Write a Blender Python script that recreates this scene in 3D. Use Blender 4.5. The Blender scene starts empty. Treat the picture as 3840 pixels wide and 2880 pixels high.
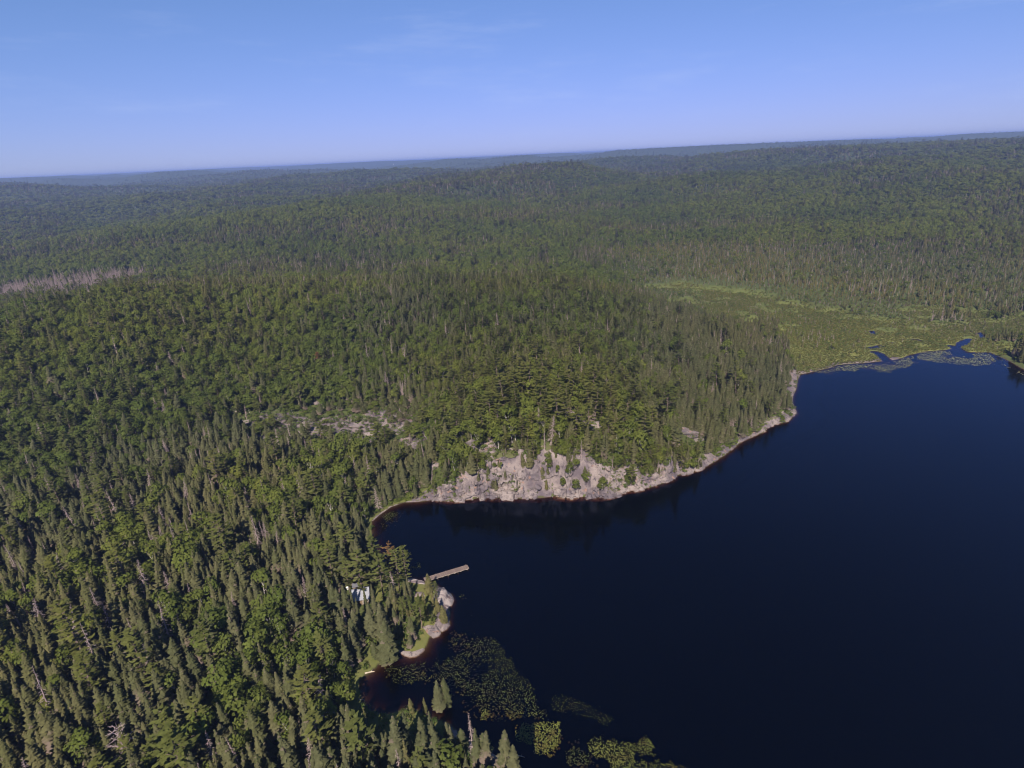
import bpy, bmesh, math, random
import numpy as np
from mathutils import Vector, Matrix

random.seed(7)
RNG = np.random.default_rng(7)
sc = bpy.context.scene
COL = sc.collection
PI = math.pi

# ------------------------------------------------------------------ camera, light, exposure
F = 2238.0            # focal length in pixels of the 3840 px wide photograph
CAMH = 120.0          # height of the drone above the lake, metres
ROLL = math.atan(0.0456)
PITCH = math.radians(20.9)
cam_d = bpy.data.cameras.new('camera')
cam_d.sensor_width = 36.0
cam_d.lens = F / 3840.0 * 36.0
cam_d.clip_start = 1.0
cam_d.clip_end = 60000.0
cam = bpy.data.objects.new('camera', cam_d)
COL.objects.link(cam)
_fw = Vector((0, math.cos(PITCH), -math.sin(PITCH)))
_rt = Vector((1, 0, 0))
_up = _rt.cross(_fw)
_cr, _sr = math.cos(ROLL), math.sin(ROLL)
_x = _rt * _cr - _up * _sr
_y = _rt * _sr + _up * _cr
_z = -_fw
cam.matrix_world = Matrix(((_x.x, _y.x, _z.x, 0), (_x.y, _y.y, _z.y, 0), (_x.z, _y.z, _z.z, CAMH), (0, 0, 0, 1)))
sc.camera = cam

SUN_EL = 43.0
SUN_TRAVEL = 9.0     # light travels towards this bearing (degrees right of the view)
W = bpy.data.worlds.new('World')
sc.world = W
W.use_nodes = True
wn, wl = W.node_tree.nodes, W.node_tree.links
wn.clear()
w_out = wn.new('ShaderNodeOutputWorld')
w_bg = wn.new('ShaderNodeBackground')
w_sky = wn.new('ShaderNodeTexSky')
w_sky.sky_type = 'NISHITA'
w_sky.sun_disc = False
w_sky.sun_elevation = math.radians(SUN_EL)
w_sky.sun_rotation = math.radians(180 + SUN_TRAVEL)
w_sky.altitude = 400
w_sky.air_density = 1.0
w_sky.dust_density = 0.0
w_sky.ozone_density = 3.0
w_bg.inputs['Strength'].default_value = 0.056
w_tint = wn.new('ShaderNodeMix'); w_tint.data_type = 'RGBA'; w_tint.blend_type = 'MULTIPLY'; w_tint.inputs[0].default_value = 1.0
w_tint.inputs[7].default_value = (7.35, 7.46, 38.20, 1)      # the drone camera's cool white balance
# a shoulder that holds the pale horizon back, as the camera's tone curve does: sky / (sky + k)
w_add = wn.new('ShaderNodeVectorMath'); w_add.operation = 'ADD'; w_add.inputs[1].default_value = (8.5, 6.0, 30.0)
w_div = wn.new('ShaderNodeVectorMath'); w_div.operation = 'DIVIDE'
wl.new(w_sky.outputs[0], w_add.inputs[0]); wl.new(w_sky.outputs[0], w_div.inputs[0]); wl.new(w_add.outputs[0], w_div.inputs[1])
wl.new(w_div.outputs[0], w_tint.inputs[6])
# a few faint wisps of high cloud
w_tc = wn.new('ShaderNodeTexCoord'); w_map = wn.new('ShaderNodeMapping'); w_map.inputs['Scale'].default_value = (2.2, 2.2, 13.0); w_map.inputs['Rotation'].default_value = (0.0, 0.06, 0.0)
w_ns = wn.new('ShaderNodeTexNoise'); w_ns.inputs['Scale'].default_value = 2.1; w_ns.inputs['Detail'].default_value = 6.0; w_ns.inputs['Roughness'].default_value = 0.62
w_mr = wn.new('ShaderNodeMapRange'); w_mr.interpolation_type = 'SMOOTHSTEP'; w_mr.inputs[1].default_value = 0.52; w_mr.inputs[2].default_value = 0.80; w_mr.inputs[4].default_value = 0.15
w_cl = wn.new('ShaderNodeMix'); w_cl.data_type = 'RGBA'; w_cl.inputs[7].default_value = (5.4, 6.3, 9.0, 1)
wl.new(w_tc.outputs['Generated'], w_map.inputs[0]); wl.new(w_map.outputs[0], w_ns.inputs['Vector']); wl.new(w_ns.outputs[0], w_mr.inputs[0])
wl.new(w_mr.outputs[0], w_cl.inputs[0]); wl.new(w_tint.outputs[2], w_cl.inputs[6])
wl.new(w_cl.outputs[2], w_bg.inputs['Color'])
wl.new(w_bg.outputs[0], w_out.inputs['Surface'])

sun_d = bpy.data.lights.new('sun', 'SUN')
sun_d.energy = 5.0
sun_d.angle = math.radians(0.55)
sun_d.color = (1.0, 0.90, 0.76)
sun = bpy.data.objects.new('sun', sun_d)
_a, _e = math.radians(SUN_TRAVEL), math.radians(SUN_EL)
_dir = Vector((math.sin(_a) * math.cos(_e), math.cos(_a) * math.cos(_e), -math.sin(_e)))
sun.rotation_euler = _dir.to_track_quat('-Z', 'Y').to_euler()
sun.location = (-60, -200, 300)
COL.objects.link(sun)

sc.view_settings.view_transform = 'Standard'
sc.view_settings.look = 'None'
sc.view_settings.exposure = 0.93
sc.view_settings.gamma = 1.0
sc.view_settings.use_curve_mapping = False
sc.render.engine = 'CYCLES'
sc.cycles.max_bounces = 8
sc.cycles.diffuse_bounces = 4
sc.cycles.glossy_bounces = 2
sc.cycles.transmission_bounces = 2
sc.cycles.transparent_max_bounces = 8
sc.cycles.volume_bounces = 0
sc.cycles.filter_width = 1.0
sc.cycles.use_denoising = True
sc.cycles.denoiser = 'OPENIMAGEDENOISE'
sc.cycles.denoising_input_passes = 'RGB_ALBEDO_NORMAL'
sc.cycles.denoising_prefilter = 'ACCURATE'
sc.cycles.use_adaptive_sampling = False
sc.cycles.caustics_reflective = False
sc.cycles.caustics_refractive = False

# ------------------------------------------------------------------ surveying helpers
def ray(px, py):
    """World direction from the drone through a point of the 3840x2880 photograph."""
    u = px - 1920.0
    v = 1440.0 - py
    u2 = u * _cr + v * _sr
    v2 = -u * _sr + v * _cr
    d = np.array([u2, F * math.cos(PITCH) + v2 * math.sin(PITCH), -F * math.sin(PITCH) + v2 * math.cos(PITCH)])
    return d / np.linalg.norm(d)

def P(px, py, z=0.0):
    d = ray(px, py)
    t = (z - CAMH) / d[2]
    return (d[0] * t, d[1] * t)

def R2(X, Y): return (1000 + X / 2.212, 1900 + Y / 2.212)
def R3(X, Y): return (1250 + X / 1.5255, 2400 + Y / 1.5255)
def R4(X, Y): return (1300 + X / 1.3012, 1450 + Y / 1.3012)
def R5(X, Y): return (2700 + X / 1.9404, 1050 + Y / 1.9404)

def in_frame(x, y, z, margin=0.0):
    dx, dy, dz = np.asarray(x), np.asarray(y), np.asarray(z) - CAMH
    dep = dx * _fw.x + dy * _fw.y + dz * _fw.z
    a = dx * _x.x + dy * _x.y + dz * _x.z
    b = dx * _y.x + dy * _y.y + dz * _y.z
    u = F * a / np.maximum(dep, 1e-3)
    v = F * b / np.maximum(dep, 1e-3)
    return (dep > 1) & (np.abs(u) < 1920 + margin) & (np.abs(v) < 1440 + margin), 1920 + u, 1440 - v

def S(t):
    t = np.clip(t, 0, 1)
    return t * t * (3 - 2 * t)

def hash2(ix, iy, seed):
    h = (ix.astype(np.int64) * 374761393 + iy.astype(np.int64) * 668265263 + seed * 974634777) & 0xFFFFFFFF
    h = ((h ^ (h >> 13)) * 1274126177) & 0xFFFFFFFF
    h = ((h ^ (h >> 16)) * 2246822519) & 0xFFFFFFFF
    return ((h ^ (h >> 15)) & 0xFFFFFF) / float(0xFFFFFF)

def vnoise(x, y, seed=0):
    x = np.asarray(x, float); y = np.asarray(y, float)
    ix, iy = np.floor(x), np.floor(y)
    fx, fy = x - ix, y - iy
    fx = fx * fx * (3 - 2 * fx); fy = fy * fy * (3 - 2 * fy)
    a = hash2(ix, iy, seed); b = hash2(ix + 1, iy, seed)
    c = hash2(ix, iy + 1, seed); d = hash2(ix + 1, iy + 1, seed)
    return (a * (1 - fx) + b * fx) * (1 - fy) + (c * (1 - fx) + d * fx) * fy

def fbm(x, y, seed=0, octs=4):
    s = 0.0; a = 0.5; f = 1.0; tot = 0.0
    for o in range(octs):
        s = s + a * vnoise(np.asarray(x) * f + 17.3 * o, np.asarray(y) * f - 9.1 * o, seed + o)
        tot += a; a *= 0.5; f *= 2.03
    return s / tot          # 0..1

def worley(x, y, seed=0):
    """F1, F2 and the random number of the nearest cell."""
    x = np.asarray(x, float); y = np.asarray(y, float)
    ix, iy = np.floor(x), np.floor(y)
    f1 = np.full(x.shape, 9.0); f2 = np.full(x.shape, 9.0); idv = np.zeros(x.shape)
    for dx in (-1, 0, 1):
        for dy in (-1, 0, 1):
            cx, cy = ix + dx, iy + dy
            qx = cx + 0.1 + 0.8 * hash2(cx, cy, seed + 1); qy = cy + 0.1 + 0.8 * hash2(cx, cy, seed + 2)
            d = np.maximum(np.abs(qx - x), np.abs(qy - y)) * 0.6 + 0.4 * np.hypot(qx - x, qy - y)
            near = d < f1
            f2 = np.where(near, f1, np.minimum(f2, d))
            idv = np.where(near, hash2(cx, cy, seed + 3), idv)
            f1 = np.where(near, d, f1)
    return f1, f2, idv

def in_poly(x, y, poly):
    x = np.asarray(x, float); y = np.asarray(y, float)
    inside = np.zeros(x.shape, bool)
    n = len(poly)
    for i in range(n):
        x1, y1 = poly[i]; x2, y2 = poly[(i + 1) % n]
        if y1 == y2: continue
        c = ((y1 > y) != (y2 > y)) & (x < (x2 - x1) * (y - y1) / (y2 - y1) + x1)
        inside ^= c
    return inside

def dist_line(x, y, pts, closed=False):
    x = np.asarray(x, float); y = np.asarray(y, float)
    d = np.full(x.shape, 1e9)
    n = len(pts)
    for i in range(n if closed else n - 1):
        x1, y1 = pts[i]; x2, y2 = pts[(i + 1) % n]
        ex, ey = x2 - x1, y2 - y1
        L = ex * ex + ey * ey + 1e-9
        t = np.clip(((x - x1) * ex + (y - y1) * ey) / L, 0, 1)
        d = np.minimum(d, np.hypot(x - x1 - t * ex, y - y1 - t * ey))
    return d

# ------------------------------------------------------------------ the lake and the lie of the land
far_shore = [R5(*p) for p in ((2212, 650), (2110, 590), (2040, 557), (1960, 524), (1880, 526), (1790, 522), (1745, 512), (1700, 492), (1650, 506), (1560, 514),
             (1480, 522), (1370, 546), (1330, 566), (1240, 586), (1170, 590), (1060, 602), (960, 608), (860, 616), (790, 642), (640, 675), (580, 687),
             (565, 730), (555, 790), (530, 840), (525, 890), (545, 930), (557, 970), (490, 1030), (400, 1052), (340, 1077), (330, 1100))]
head_shore = [R4(*p) for p in ((2005, 233), (1930, 265), (1900, 290), (1835, 340), (1730, 402), (1660, 425), (1610, 432), (1600, 450), (1500, 485), (1420, 506),
              (1370, 508), (1300, 532), (1240, 541), (1160, 536), (1070, 542), (1010, 534), (960, 542), (860, 547), (790, 540), (720, 543), (660, 540), (600, 551), (500, 559), (410, 552), (380, 557),
              (280, 562), (210, 587), (160, 622), (120, 657))]
point_shore = [R2(*p) for p in ((870, 190), (890, 310), (960, 470), (1060, 572), (1165, 602), (1230, 622), (1310, 634), (1385, 625), (1420, 660), (1470, 688),
               (1530, 718), (1552, 762), (1532, 812), (1500, 830), (1522, 870), (1512, 930), (1522, 962), (1475, 1010), (1442, 1034), (1430, 1060), (1382, 1076),
               (1345, 1075), (1330, 1130), (1310, 1172), (1260, 1217), (1190, 1234), (1120, 1208), (1080, 1195), (1000, 1242), (940, 1292), (900, 1332),
               (830, 1392), (780, 1422), (760, 1462), (770, 1542))]
spit_shore = [R3(*p) for p in ((150, 290), (160, 350), (200, 392), (240, 415), (300, 424), (400, 402), (460, 398), (560, 442), (660, 480), (740, 545), (840, 600), (930, 660), (1010, 712), (1070, 752), (1150, 790))]
lake = [P(*p) for p in far_shore + head_shore + point_shore + spit_shore]
lake += [(9, 74), (5, 40), (0, 10), (-12, -60), (-20, -200), (100, -300), (480, -260), (520, 0), (470, 190), (360, 285)]
HEADP = [P(*p) for p in far_shore[-9:] + head_shore]

channels = [([R5(*p) for p in ((1245, 600), (1200, 575), (1165, 540), (1130, 526))], 3.6), ([R5(*p) for p in ((1085, 495), (1120, 490), (1168, 481))], 2.4),
            ([R5(*p) for p in ((1760, 520), (1715, 492), (1680, 481))], 3.4), ([R5(*p) for p in ((1725, 485), (1765, 462), (1790, 440), (1812, 431))], 2.2), ([R5(*p) for p in ((1755, 468), (1785, 448))], 3.6),
            ([R5(*p) for p in ((1235, 455), (1255, 457))], 1.6), ([R5(*p) for p in ((1310, 430), (1350, 434))], 1.2), ([R5(*p) for p in ((1400, 432), (1440, 436), (1470, 444))], 2.0),
            ([R5(*p) for p in ((1105, 372), (1114, 392))], 1.8), ([R5(*p) for p in ((1885, 384), (1905, 400), (1908, 420))], 1.8)]
channels = [([P(*p) for p in pts], w) for pts, w in channels]

marsh_poly = [P(*p) for p in ((2995, 1402), (2960, 1350), (2960, 1300), (2900, 1270), (2800, 1235), (2680, 1190), (2540, 1130), (2470, 1095), (2560, 1075), (2750, 1100), (3000, 1130),
              (3200, 1165), (3420, 1175), (3600, 1205), (3840, 1190), (3850, 1255), (3770, 1290), (3745, 1330), (3650, 1330), (3000, 1420))]
clearing = [P(*R2(*p), 1.2) for p in ((850, 690), (900, 640), (1060, 635), (1180, 610), (1310, 640), (1400, 690), (1560, 690), (1570, 830), (1520, 840), (1340, 830), (1300, 760), (1180, 740), (1080, 740), (990, 700), (960, 780), (900, 780))]
cabin_c = (-46.6, 140.4)
grass_point = [P(*R2(*p), 0.8) for p in ((1330, 820), (1520, 830), (1530, 960), (1450, 1040), (1400, 1090), (1340, 1180), (1200, 1240), (1080, 1190), (1150, 1130), (1280, 1080), (1270, 960))]

crest_px = [(-600, 1200), (0, 1165), (250, 1130), (500, 1088), (900, 1082), (1200, 1065), (1560, 1054), (1820, 1047), (2050, 1057), (2250, 1092), (2430, 1122), (2570, 1185)]
c_az, c_rc, c_zc = [], [], []
for p in crest_px:
    d = ray(*p)
    az = math.degrees(math.atan2(d[0], d[1])); td = -d[2] / math.hypot(d[0], d[1])
    rc = float(np.interp(az, [-60, -30, -12, 0, 16, 30], [470, 460, 430, 405, 395, 395]))
    c_az.append(az); c_rc.append(rc); c_zc.append(max(2.0, CAMH - rc * td - 15.0))
c_az += [21, 26, 34]; c_rc += [395, 400, 400]; c_zc += [6.0, 3.0, 0.5]

def cliff_h(az):
    """Height of the rock face along the headland's shore."""
    xs = [P(*R4(X, Y)) for X, Y in ((360, 557), (420, 552), (560, 555), (650, 543), (760, 540), (900, 545), (1010, 534), (1100, 540), (1200, 536), (1300, 532), (1420, 506), (1500, 485), (1600, 450), (1700, 410), (1800, 360), (1900, 290), (2000, 233), (2120, 165), (2195, 125))]
    a = [math.degrees(math.atan2(x, y)) for x, y in xs]
    h = [0.5, 3, 8, 12, 14, 14.5, 15.5, 15, 13, 9.5, 7, 5.0, 8.5, 2.8, 1.3, 1.0, 1.0, 2.3, 1.0]
    return np.interp(az, a + [a[-1] + 1.5, a[-1] + 6, 40], h + [0.9, 0.8, 0.0], left=0.0)

def lake_sd(x, y):
    x = np.asarray(x, float); y = np.asarray(y, float)
    out = np.full(x.shape, 400.0)
    m = (x > -160) & (x < 640) & (y > -420) & (y < 520)
    if m.any():
        d = dist_line(x[m], y[m], lake, True)
        out[m] = np.where(in_poly(x[m], y[m], lake), -d, d)
    return out

def cliff_profile(t):
    """0..1 height over 0..1 run: a talus foot, a steep face, a rounded brow."""
    return np.interp(t, [0, 0.06, 0.28, 0.42, 0.75, 0.9, 1.0], [0, 0.07, 0.20, 0.58, 0.90, 0.975, 1.0])

def height(x, y, want_sd=False, drop_cliff=True):
    x = np.asarray(x, float); y = np.asarray(y, float)
    r = np.hypot(x, y); az = np.degrees(np.arctan2(x, y))
    sd = lake_sd(x, y)
    marsh = S((6.0 + 80 * (fbm(x / 30.0, y / 22.0, 33, 3) - .5) * S((r - 400) / 50) - np.where(in_poly(x, y, marsh_poly), -dist_line(x, y, marsh_poly, True), dist_line(x, y, marsh_poly, True))) / 12.0)
    land = 0.18 + 1.9 * S(sd / 30.0) + 1.6 * (fbm(x / 45.0, y / 45.0, 3, 3) - 0.4) * S(sd / 25.0)
    # the near left forest rises gently inland
    land = land + 5.0 * S((-x - 60) / 200.0) * S((r - 60) / 160.0)
    # headland ridge
    rc = np.interp(az, c_az, c_rc); zc = np.interp(az, c_az, c_zc)
    rb = np.interp(az, [-70, -30, -12, -9, 0, 16, 22, 27, 40], [255, 245, 220, 212, 212, 224, 255, 305, 420])
    hc = cliff_h(az)
    up = S((r - rb) / np.maximum(rc - rb, 40)); down = 1 - S((r - rc) / 230.0)
    f = np.where(r < rc, up, down) * (np.abs(az) < 75)
    rough = (fbm(x / 38.0, y / 38.0, 21, 3) - 0.5) * 7.0 + (fbm(x / 9.0, y / 9.0, 23, 3) - 0.5) * 1.6
    wcl = 2.0 + 0.55 * hc
    sdc = np.where(r < 400, sd, 400)
    cl = hc * cliff_profile(np.clip(sdc / wcl, 0, 1)) * np.where(r < rc, 1.0, down)
    front = np.where(az > -20, 1, 0)
    cl = cl * front
    head = np.maximum(cl + (zc - np.minimum(hc * front, zc * 0.8)) * f, 0) + rough * f * np.clip(zc / 20, 0, 1)
    z = np.maximum(land * (1 - 0.0), 0) + head
    # low country behind, rolling up to a plateau and then ridge after ridge
    far = S((r - 700) / 1900.0)
    n1 = fbm(x / 620.0, y / 620.0, 5, 4) - 0.5
    n2 = fbm(x / 2600.0 + 3, y / 1700.0, 9, 4) - 0.5
    z = z * (1 - S((r - 600) / 500)) + (3 + 58 * far + n1 * (14 + 112 * S((r - 650) / 900)) * S((r - 560) / 500) * (1 - 0.35 * S((r - 4000) / 8000)) + n2 * 190 * S((r - 2700) / 2600) + 12 * S((r - 3600) / 6500)) * S((r - 560) / 540)
    # named rises: two bright green knolls, the long hill on the right, the blue ridges at the skyline
    for (hx, hy, hr, hh) in ((-165, 1250, 260, 26), (-560, 1150, 300, 18), (1560, 2150, 900, 34), (900, 2300, 600, 14), (-60, 2500, 800, 3)):
        z = z + hh * np.exp(-((x - hx) ** 2 + (y - hy) ** 2) / hr ** 2)
    z = z + 10 * S((r - 9000) / 7000)
    z = np.minimum(z, 112 + 10 * (1 - np.exp(-np.maximum(z - 112, 0) / 14.0)))
    z = np.where(r < 3500, np.minimum(z, 80 + 16 * (1 - np.exp(-np.maximum(z - 80, 0) / 20.0))), z)
    z = z * (1 - marsh) + marsh * np.minimum(z, 0.22 + 0.16 * fbm(x / 6.0, y / 6.0, 31, 3))
    z = np.where(r < 640, np.maximum(z, 0.12), np.maximum(z, 0.5))
    # lake bed
    bed = -np.minimum(7.0, 0.05 - sd * (0.24 + 0.10 * hc * front * (sd > -60)))
    z = np.where(sd < 0, bed, np.where(sd < 1.2, np.minimum(z, 0.0 + (z - 0.0) * np.clip(sd / 1.2 + 0.15, 0, 1)), z))
    ch = np.full(x.shape, 99.0)
    m = (r > 300) & (r < 560) & (az > 15)
    if m.any():
        for pts, w in channels:
            ch[m] = np.minimum(ch[m], dist_line(x[m], y[m], pts) - w * 0.75)
        z = np.where(ch < 0.8, np.minimum(z, -0.5 + 0.65 * np.clip(ch / 0.8 + 0.6, 0, 1.2)), z)
    if want_sd:
        return z, sd, marsh, hc * front, wcl, ch
    return z

def H1(x, y):
    return float(height(np.array([x]), np.array([y]))[0])

def hit(px, py, h=0.0, rmin=70.0, rmax=900.0):
    """First point of the ray through (px, py) where something h metres tall would stand on the ground."""
    d = ray(px, py)
    t = np.linspace(rmin, rmax, 1600) / math.hypot(d[0], d[1])
    x, y, z = d[0] * t, d[1] * t, CAMH + d[2] * t
    g = height(x, y)
    below = np.nonzero(z <= g + h)[0]
    i = below[0] if len(below) else len(t) - 1
    return float(x[i]), float(y[i]), float(g[i])

# ------------------------------------------------------------------ materials
def new_mat(name):
    m = bpy.data.materials.new(name)
    m.use_nodes = True
    m.node_tree.nodes.clear()
    return m, m.node_tree.nodes, m.node_tree.links

def out_bsdf(n, l, rough=0.85, spec=0.25):
    o = n.new('ShaderNodeOutputMaterial'); b = n.new('ShaderNodeBsdfPrincipled')
    b.inputs['Roughness'].default_value = rough
    b.inputs['Specular IOR Level'].default_value = spec
    l.new(b.outputs[0], o.inputs['Surface'])
    return o, b

def mixc(n, l, fac, a, b, mode='MIX'):
    m = n.new('ShaderNodeMix'); m.data_type = 'RGBA'; m.blend_type = mode
    for sock, v in ((m.inputs[0], fac), (m.inputs[6], a), (m.inputs[7], b)):
        if isinstance(v, bpy.types.NodeSocket): l.new(v, sock)
        elif isinstance(v, (int, float)): sock.default_value = v
        else: sock.default_value = (*v, 1.0)
    return m.outputs[2]

def ramp(n, l, src, lo, hi):
    r = n.new('ShaderNodeMapRange'); r.interpolation_type = 'SMOOTHSTEP'
    l.new(src, r.inputs[0]); r.inputs[1].default_value = lo; r.inputs[2].default_value = hi
    return r.outputs[0]

def noise(n, l, vec, scale, detail=3.0, rough=0.55):
    t = n.new('ShaderNodeTexNoise'); t.inputs['Scale'].default_value = scale
    t.inputs['Detail'].default_value = detail; t.inputs['Roughness'].default_value = rough
    if vec is not None: l.new(vec, t.inputs['Vector'])
    return t.outputs[0]

def scaled(n, l, vec, s):
    m = n.new('ShaderNodeMapping'); m.inputs['Scale'].default_value = s
    l.new(vec, m.inputs['Vector'])
    return m.outputs[0]

def attr(n, name):
    a = n.new('ShaderNodeAttribute'); a.attribute_name = name
    return a

def foliage_mat(name, a, b, dry, patch=None, patch_at=(0.58, 0.68), patch_scale=0.006, transl=0.48):
    """Leaf colours vary from tree to tree and in stands; the mesh attribute 'dry' marks bare or browned twigs."""
    m, n, l = new_mat(name)
    oi = n.new('ShaderNodeObjectInfo'); geo = n.new('ShaderNodeNewGeometry')
    c = mixc(n, l, oi.outputs['Random'], a, b)
    stand = noise(n, l, oi.outputs['Location'], 0.006, 3.0)
    tone = mixc(n, l, ramp(n, l, stand, 0.36, 0.62), (0.87, 0.92, 0.96), (1.14, 1.09, 0.92))
    c = mixc(n, l, 1.0, c, tone, 'MULTIPLY')
    if patch:
        pn = noise(n, l, oi.outputs['Location'], patch_scale, 1.0)
        c = mixc(n, l, ramp(n, l, pn, *patch_at), c, patch)
    clump = noise(n, l, geo.outputs['Position'], 0.9, 2.0)
    hv = n.new('ShaderNodeHueSaturation'); l.new(c, hv.inputs['Color'])
    mr = n.new('ShaderNodeMapRange'); l.new(clump, mr.inputs[0]); mr.inputs[1].default_value = 0.3; mr.inputs[2].default_value = 0.7
    mr.inputs[3].default_value = 0.72; mr.inputs[4].default_value = 1.3
    l.new(mr.outputs[0], hv.inputs['Value'])
    d = attr(n, 'dry')
    c = mixc(n, l, d.outputs['Fac'], hv.outputs[0], dry)
    o = n.new('ShaderNodeOutputMaterial')
    df = n.new('ShaderNodeBsdfPrincipled'); df.inputs['Roughness'].default_value = 0.75; df.inputs['Specular IOR Level'].default_value = 0.12
    tr = n.new('ShaderNodeBsdfTranslucent'); mx = n.new('ShaderNodeMixShader'); mx.inputs[0].default_value = transl
    l.new(c, df.inputs['Base Color']); l.new(c, tr.inputs['Color'])
    l.new(df.outputs[0], mx.inputs[1]); l.new(tr.outputs[0], mx.inputs[2]); l.new(mx.outputs[0], o.inputs['Surface'])
    return m

DRY = (0.20, 0.155, 0.13)
M = {}
M['spruce'] = foliage_mat('spruce_needles', (0.086, 0.092, 0.040), (0.118, 0.114, 0.058), DRY)
M['pine'] = foliage_mat('pine_needles', (0.104, 0.118, 0.032), (0.140, 0.146, 0.044), DRY)
M['leaf'] = foliage_mat('broad_leaves', (0.090, 0.116, 0.024), (0.120, 0.140, 0.032), DRY, (0.122, 0.145, 0.030), (0.56, 0.66))
M['bright'] = foliage_mat('bright_leaves', (0.115, 0.135, 0.030), (0.140, 0.152, 0.036), DRY)
M['cedar'] = foliage_mat('swamp_cedar_foliage', (0.112, 0.106, 0.042), (0.145, 0.128, 0.054), DRY)
M['shrub'] = foliage_mat('shrub_leaves', (0.070, 0.105, 0.026), (0.110, 0.135, 0.036), DRY, (0.12, 0.15, 0.03), (0.5, 0.62), 0.02)
M['sedge'] = foliage_mat('marsh_sedge', (0.108, 0.116, 0.036), (0.146, 0.140, 0.045), (0.2, 0.16, 0.09))
M['rust'] = foliage_mat('rust_needles', (0.22, 0.10, 0.045), (0.24, 0.11, 0.05), DRY)
M['rusttop'] = foliage_mat('browned_needles', (0.12, 0.10, 0.04), (0.13, 0.10, 0.04), (0.24, 0.12, 0.05))

def bark_mat(name, a, b):
    m, n, l = new_mat(name)
    o, bs = out_bsdf(n, l, 0.9, 0.15)
    tc = n.new('ShaderNodeTexCoord')
    l.new(mixc(n, l, ramp(n, l, noise(n, l, scaled(n, l, tc.outputs['Object'], (3, 3, 0.8)), 2.0), 0.4, 0.6), a, b), bs.inputs['Base Color'])
    return m
M['bark'] = bark_mat('conifer_bark', (0.10, 0.075, 0.06), (0.16, 0.12, 0.10))
M['birch'] = bark_mat('birch_bark', (0.36, 0.34, 0.31), (0.22, 0.20, 0.18))
M['snag'] = bark_mat('weathered_dead_wood', (0.30, 0.235, 0.225), (0.20, 0.155, 0.15))

def rock_nodes(n, l, pos):
    big = noise(n, l, pos, 0.16, 4.0)
    base = mixc(n, l, ramp(n, l, big, 0.35, 0.65), (0.088, 0.071, 0.082), (0.205, 0.168, 0.160))
    streak = noise(n, l, scaled(n, l, pos, (0.9, 0.9, 0.12)), 1.0, 4.0, 0.65)
    base = mixc(n, l, ramp(n, l, streak, 0.52, 0.70), base, (0.058, 0.047, 0.056))
    warm = noise(n, l, pos, 0.45, 3.0)
    base = mixc(n, l, ramp(n, l, warm, 0.60, 0.72), base, (0.20, 0.125, 0.10))
    fine = noise(n, l, pos, 3.5, 5.0, 0.7)
    return mixc(n, l, ramp(n, l, fine, 0.50, 0.78), base, (0.07, 0.058, 0.056))

def bump(n, l, src, strength, dist, bs):
    b = n.new('ShaderNodeBump'); b.inputs['Strength'].default_value = strength; b.inputs['Distance'].default_value = dist
    l.new(src, b.inputs['Height']); l.new(b.outputs[0], bs.inputs['Normal'])

def make_rock(name, striped=False, moss=True):
    m, n, l = new_mat(name)
    o, bs = out_bsdf(n, l, 0.85, 0.3)
    geo = n.new('ShaderNodeNewGeometry')
    c = rock_nodes(n, l, geo.outputs['Position'])
    if striped:
        st = noise(n, l, scaled(n, l, geo.outputs['Position'], (0.10, 1.05, 0.5)), 1.0, 3.0, 0.6)
        c = mixc(n, l, ramp(n, l, st, 0.50, 0.58), (0.21, 0.178, 0.175), mixc(n, l, 0.7, c, (0.085, 0.066, 0.076)))
    if moss:
        a = attr(n, 'moss')
        mn = noise(n, l, geo.outputs['Position'], 0.7, 4.0, 0.7)
        mm = n.new('ShaderNodeMath'); mm.operation = 'ADD'; l.new(a.outputs['Fac'], mm.inputs[0]); l.new(mn, mm.inputs[1])
        gcol = mixc(n, l, noise(n, l, geo.outputs['Position'], 1.7), (0.045, 0.060, 0.020), (0.100, 0.090, 0.036))
        c = mixc(n, l, ramp(n, l, mm.outputs[0], 0.98, 1.10), c, gcol)
    l.new(c, bs.inputs['Base Color'])
    bump(n, l, noise(n, l, geo.outputs['Position'], 1.6, 6.0, 0.7), 0.7, 0.35, bs)
    return m
M['rock'] = make_rock('granite')
M['striped'] = make_rock('striped_granite', True)
M['boulder'] = make_rock('boulder_granite', False, False)

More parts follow.
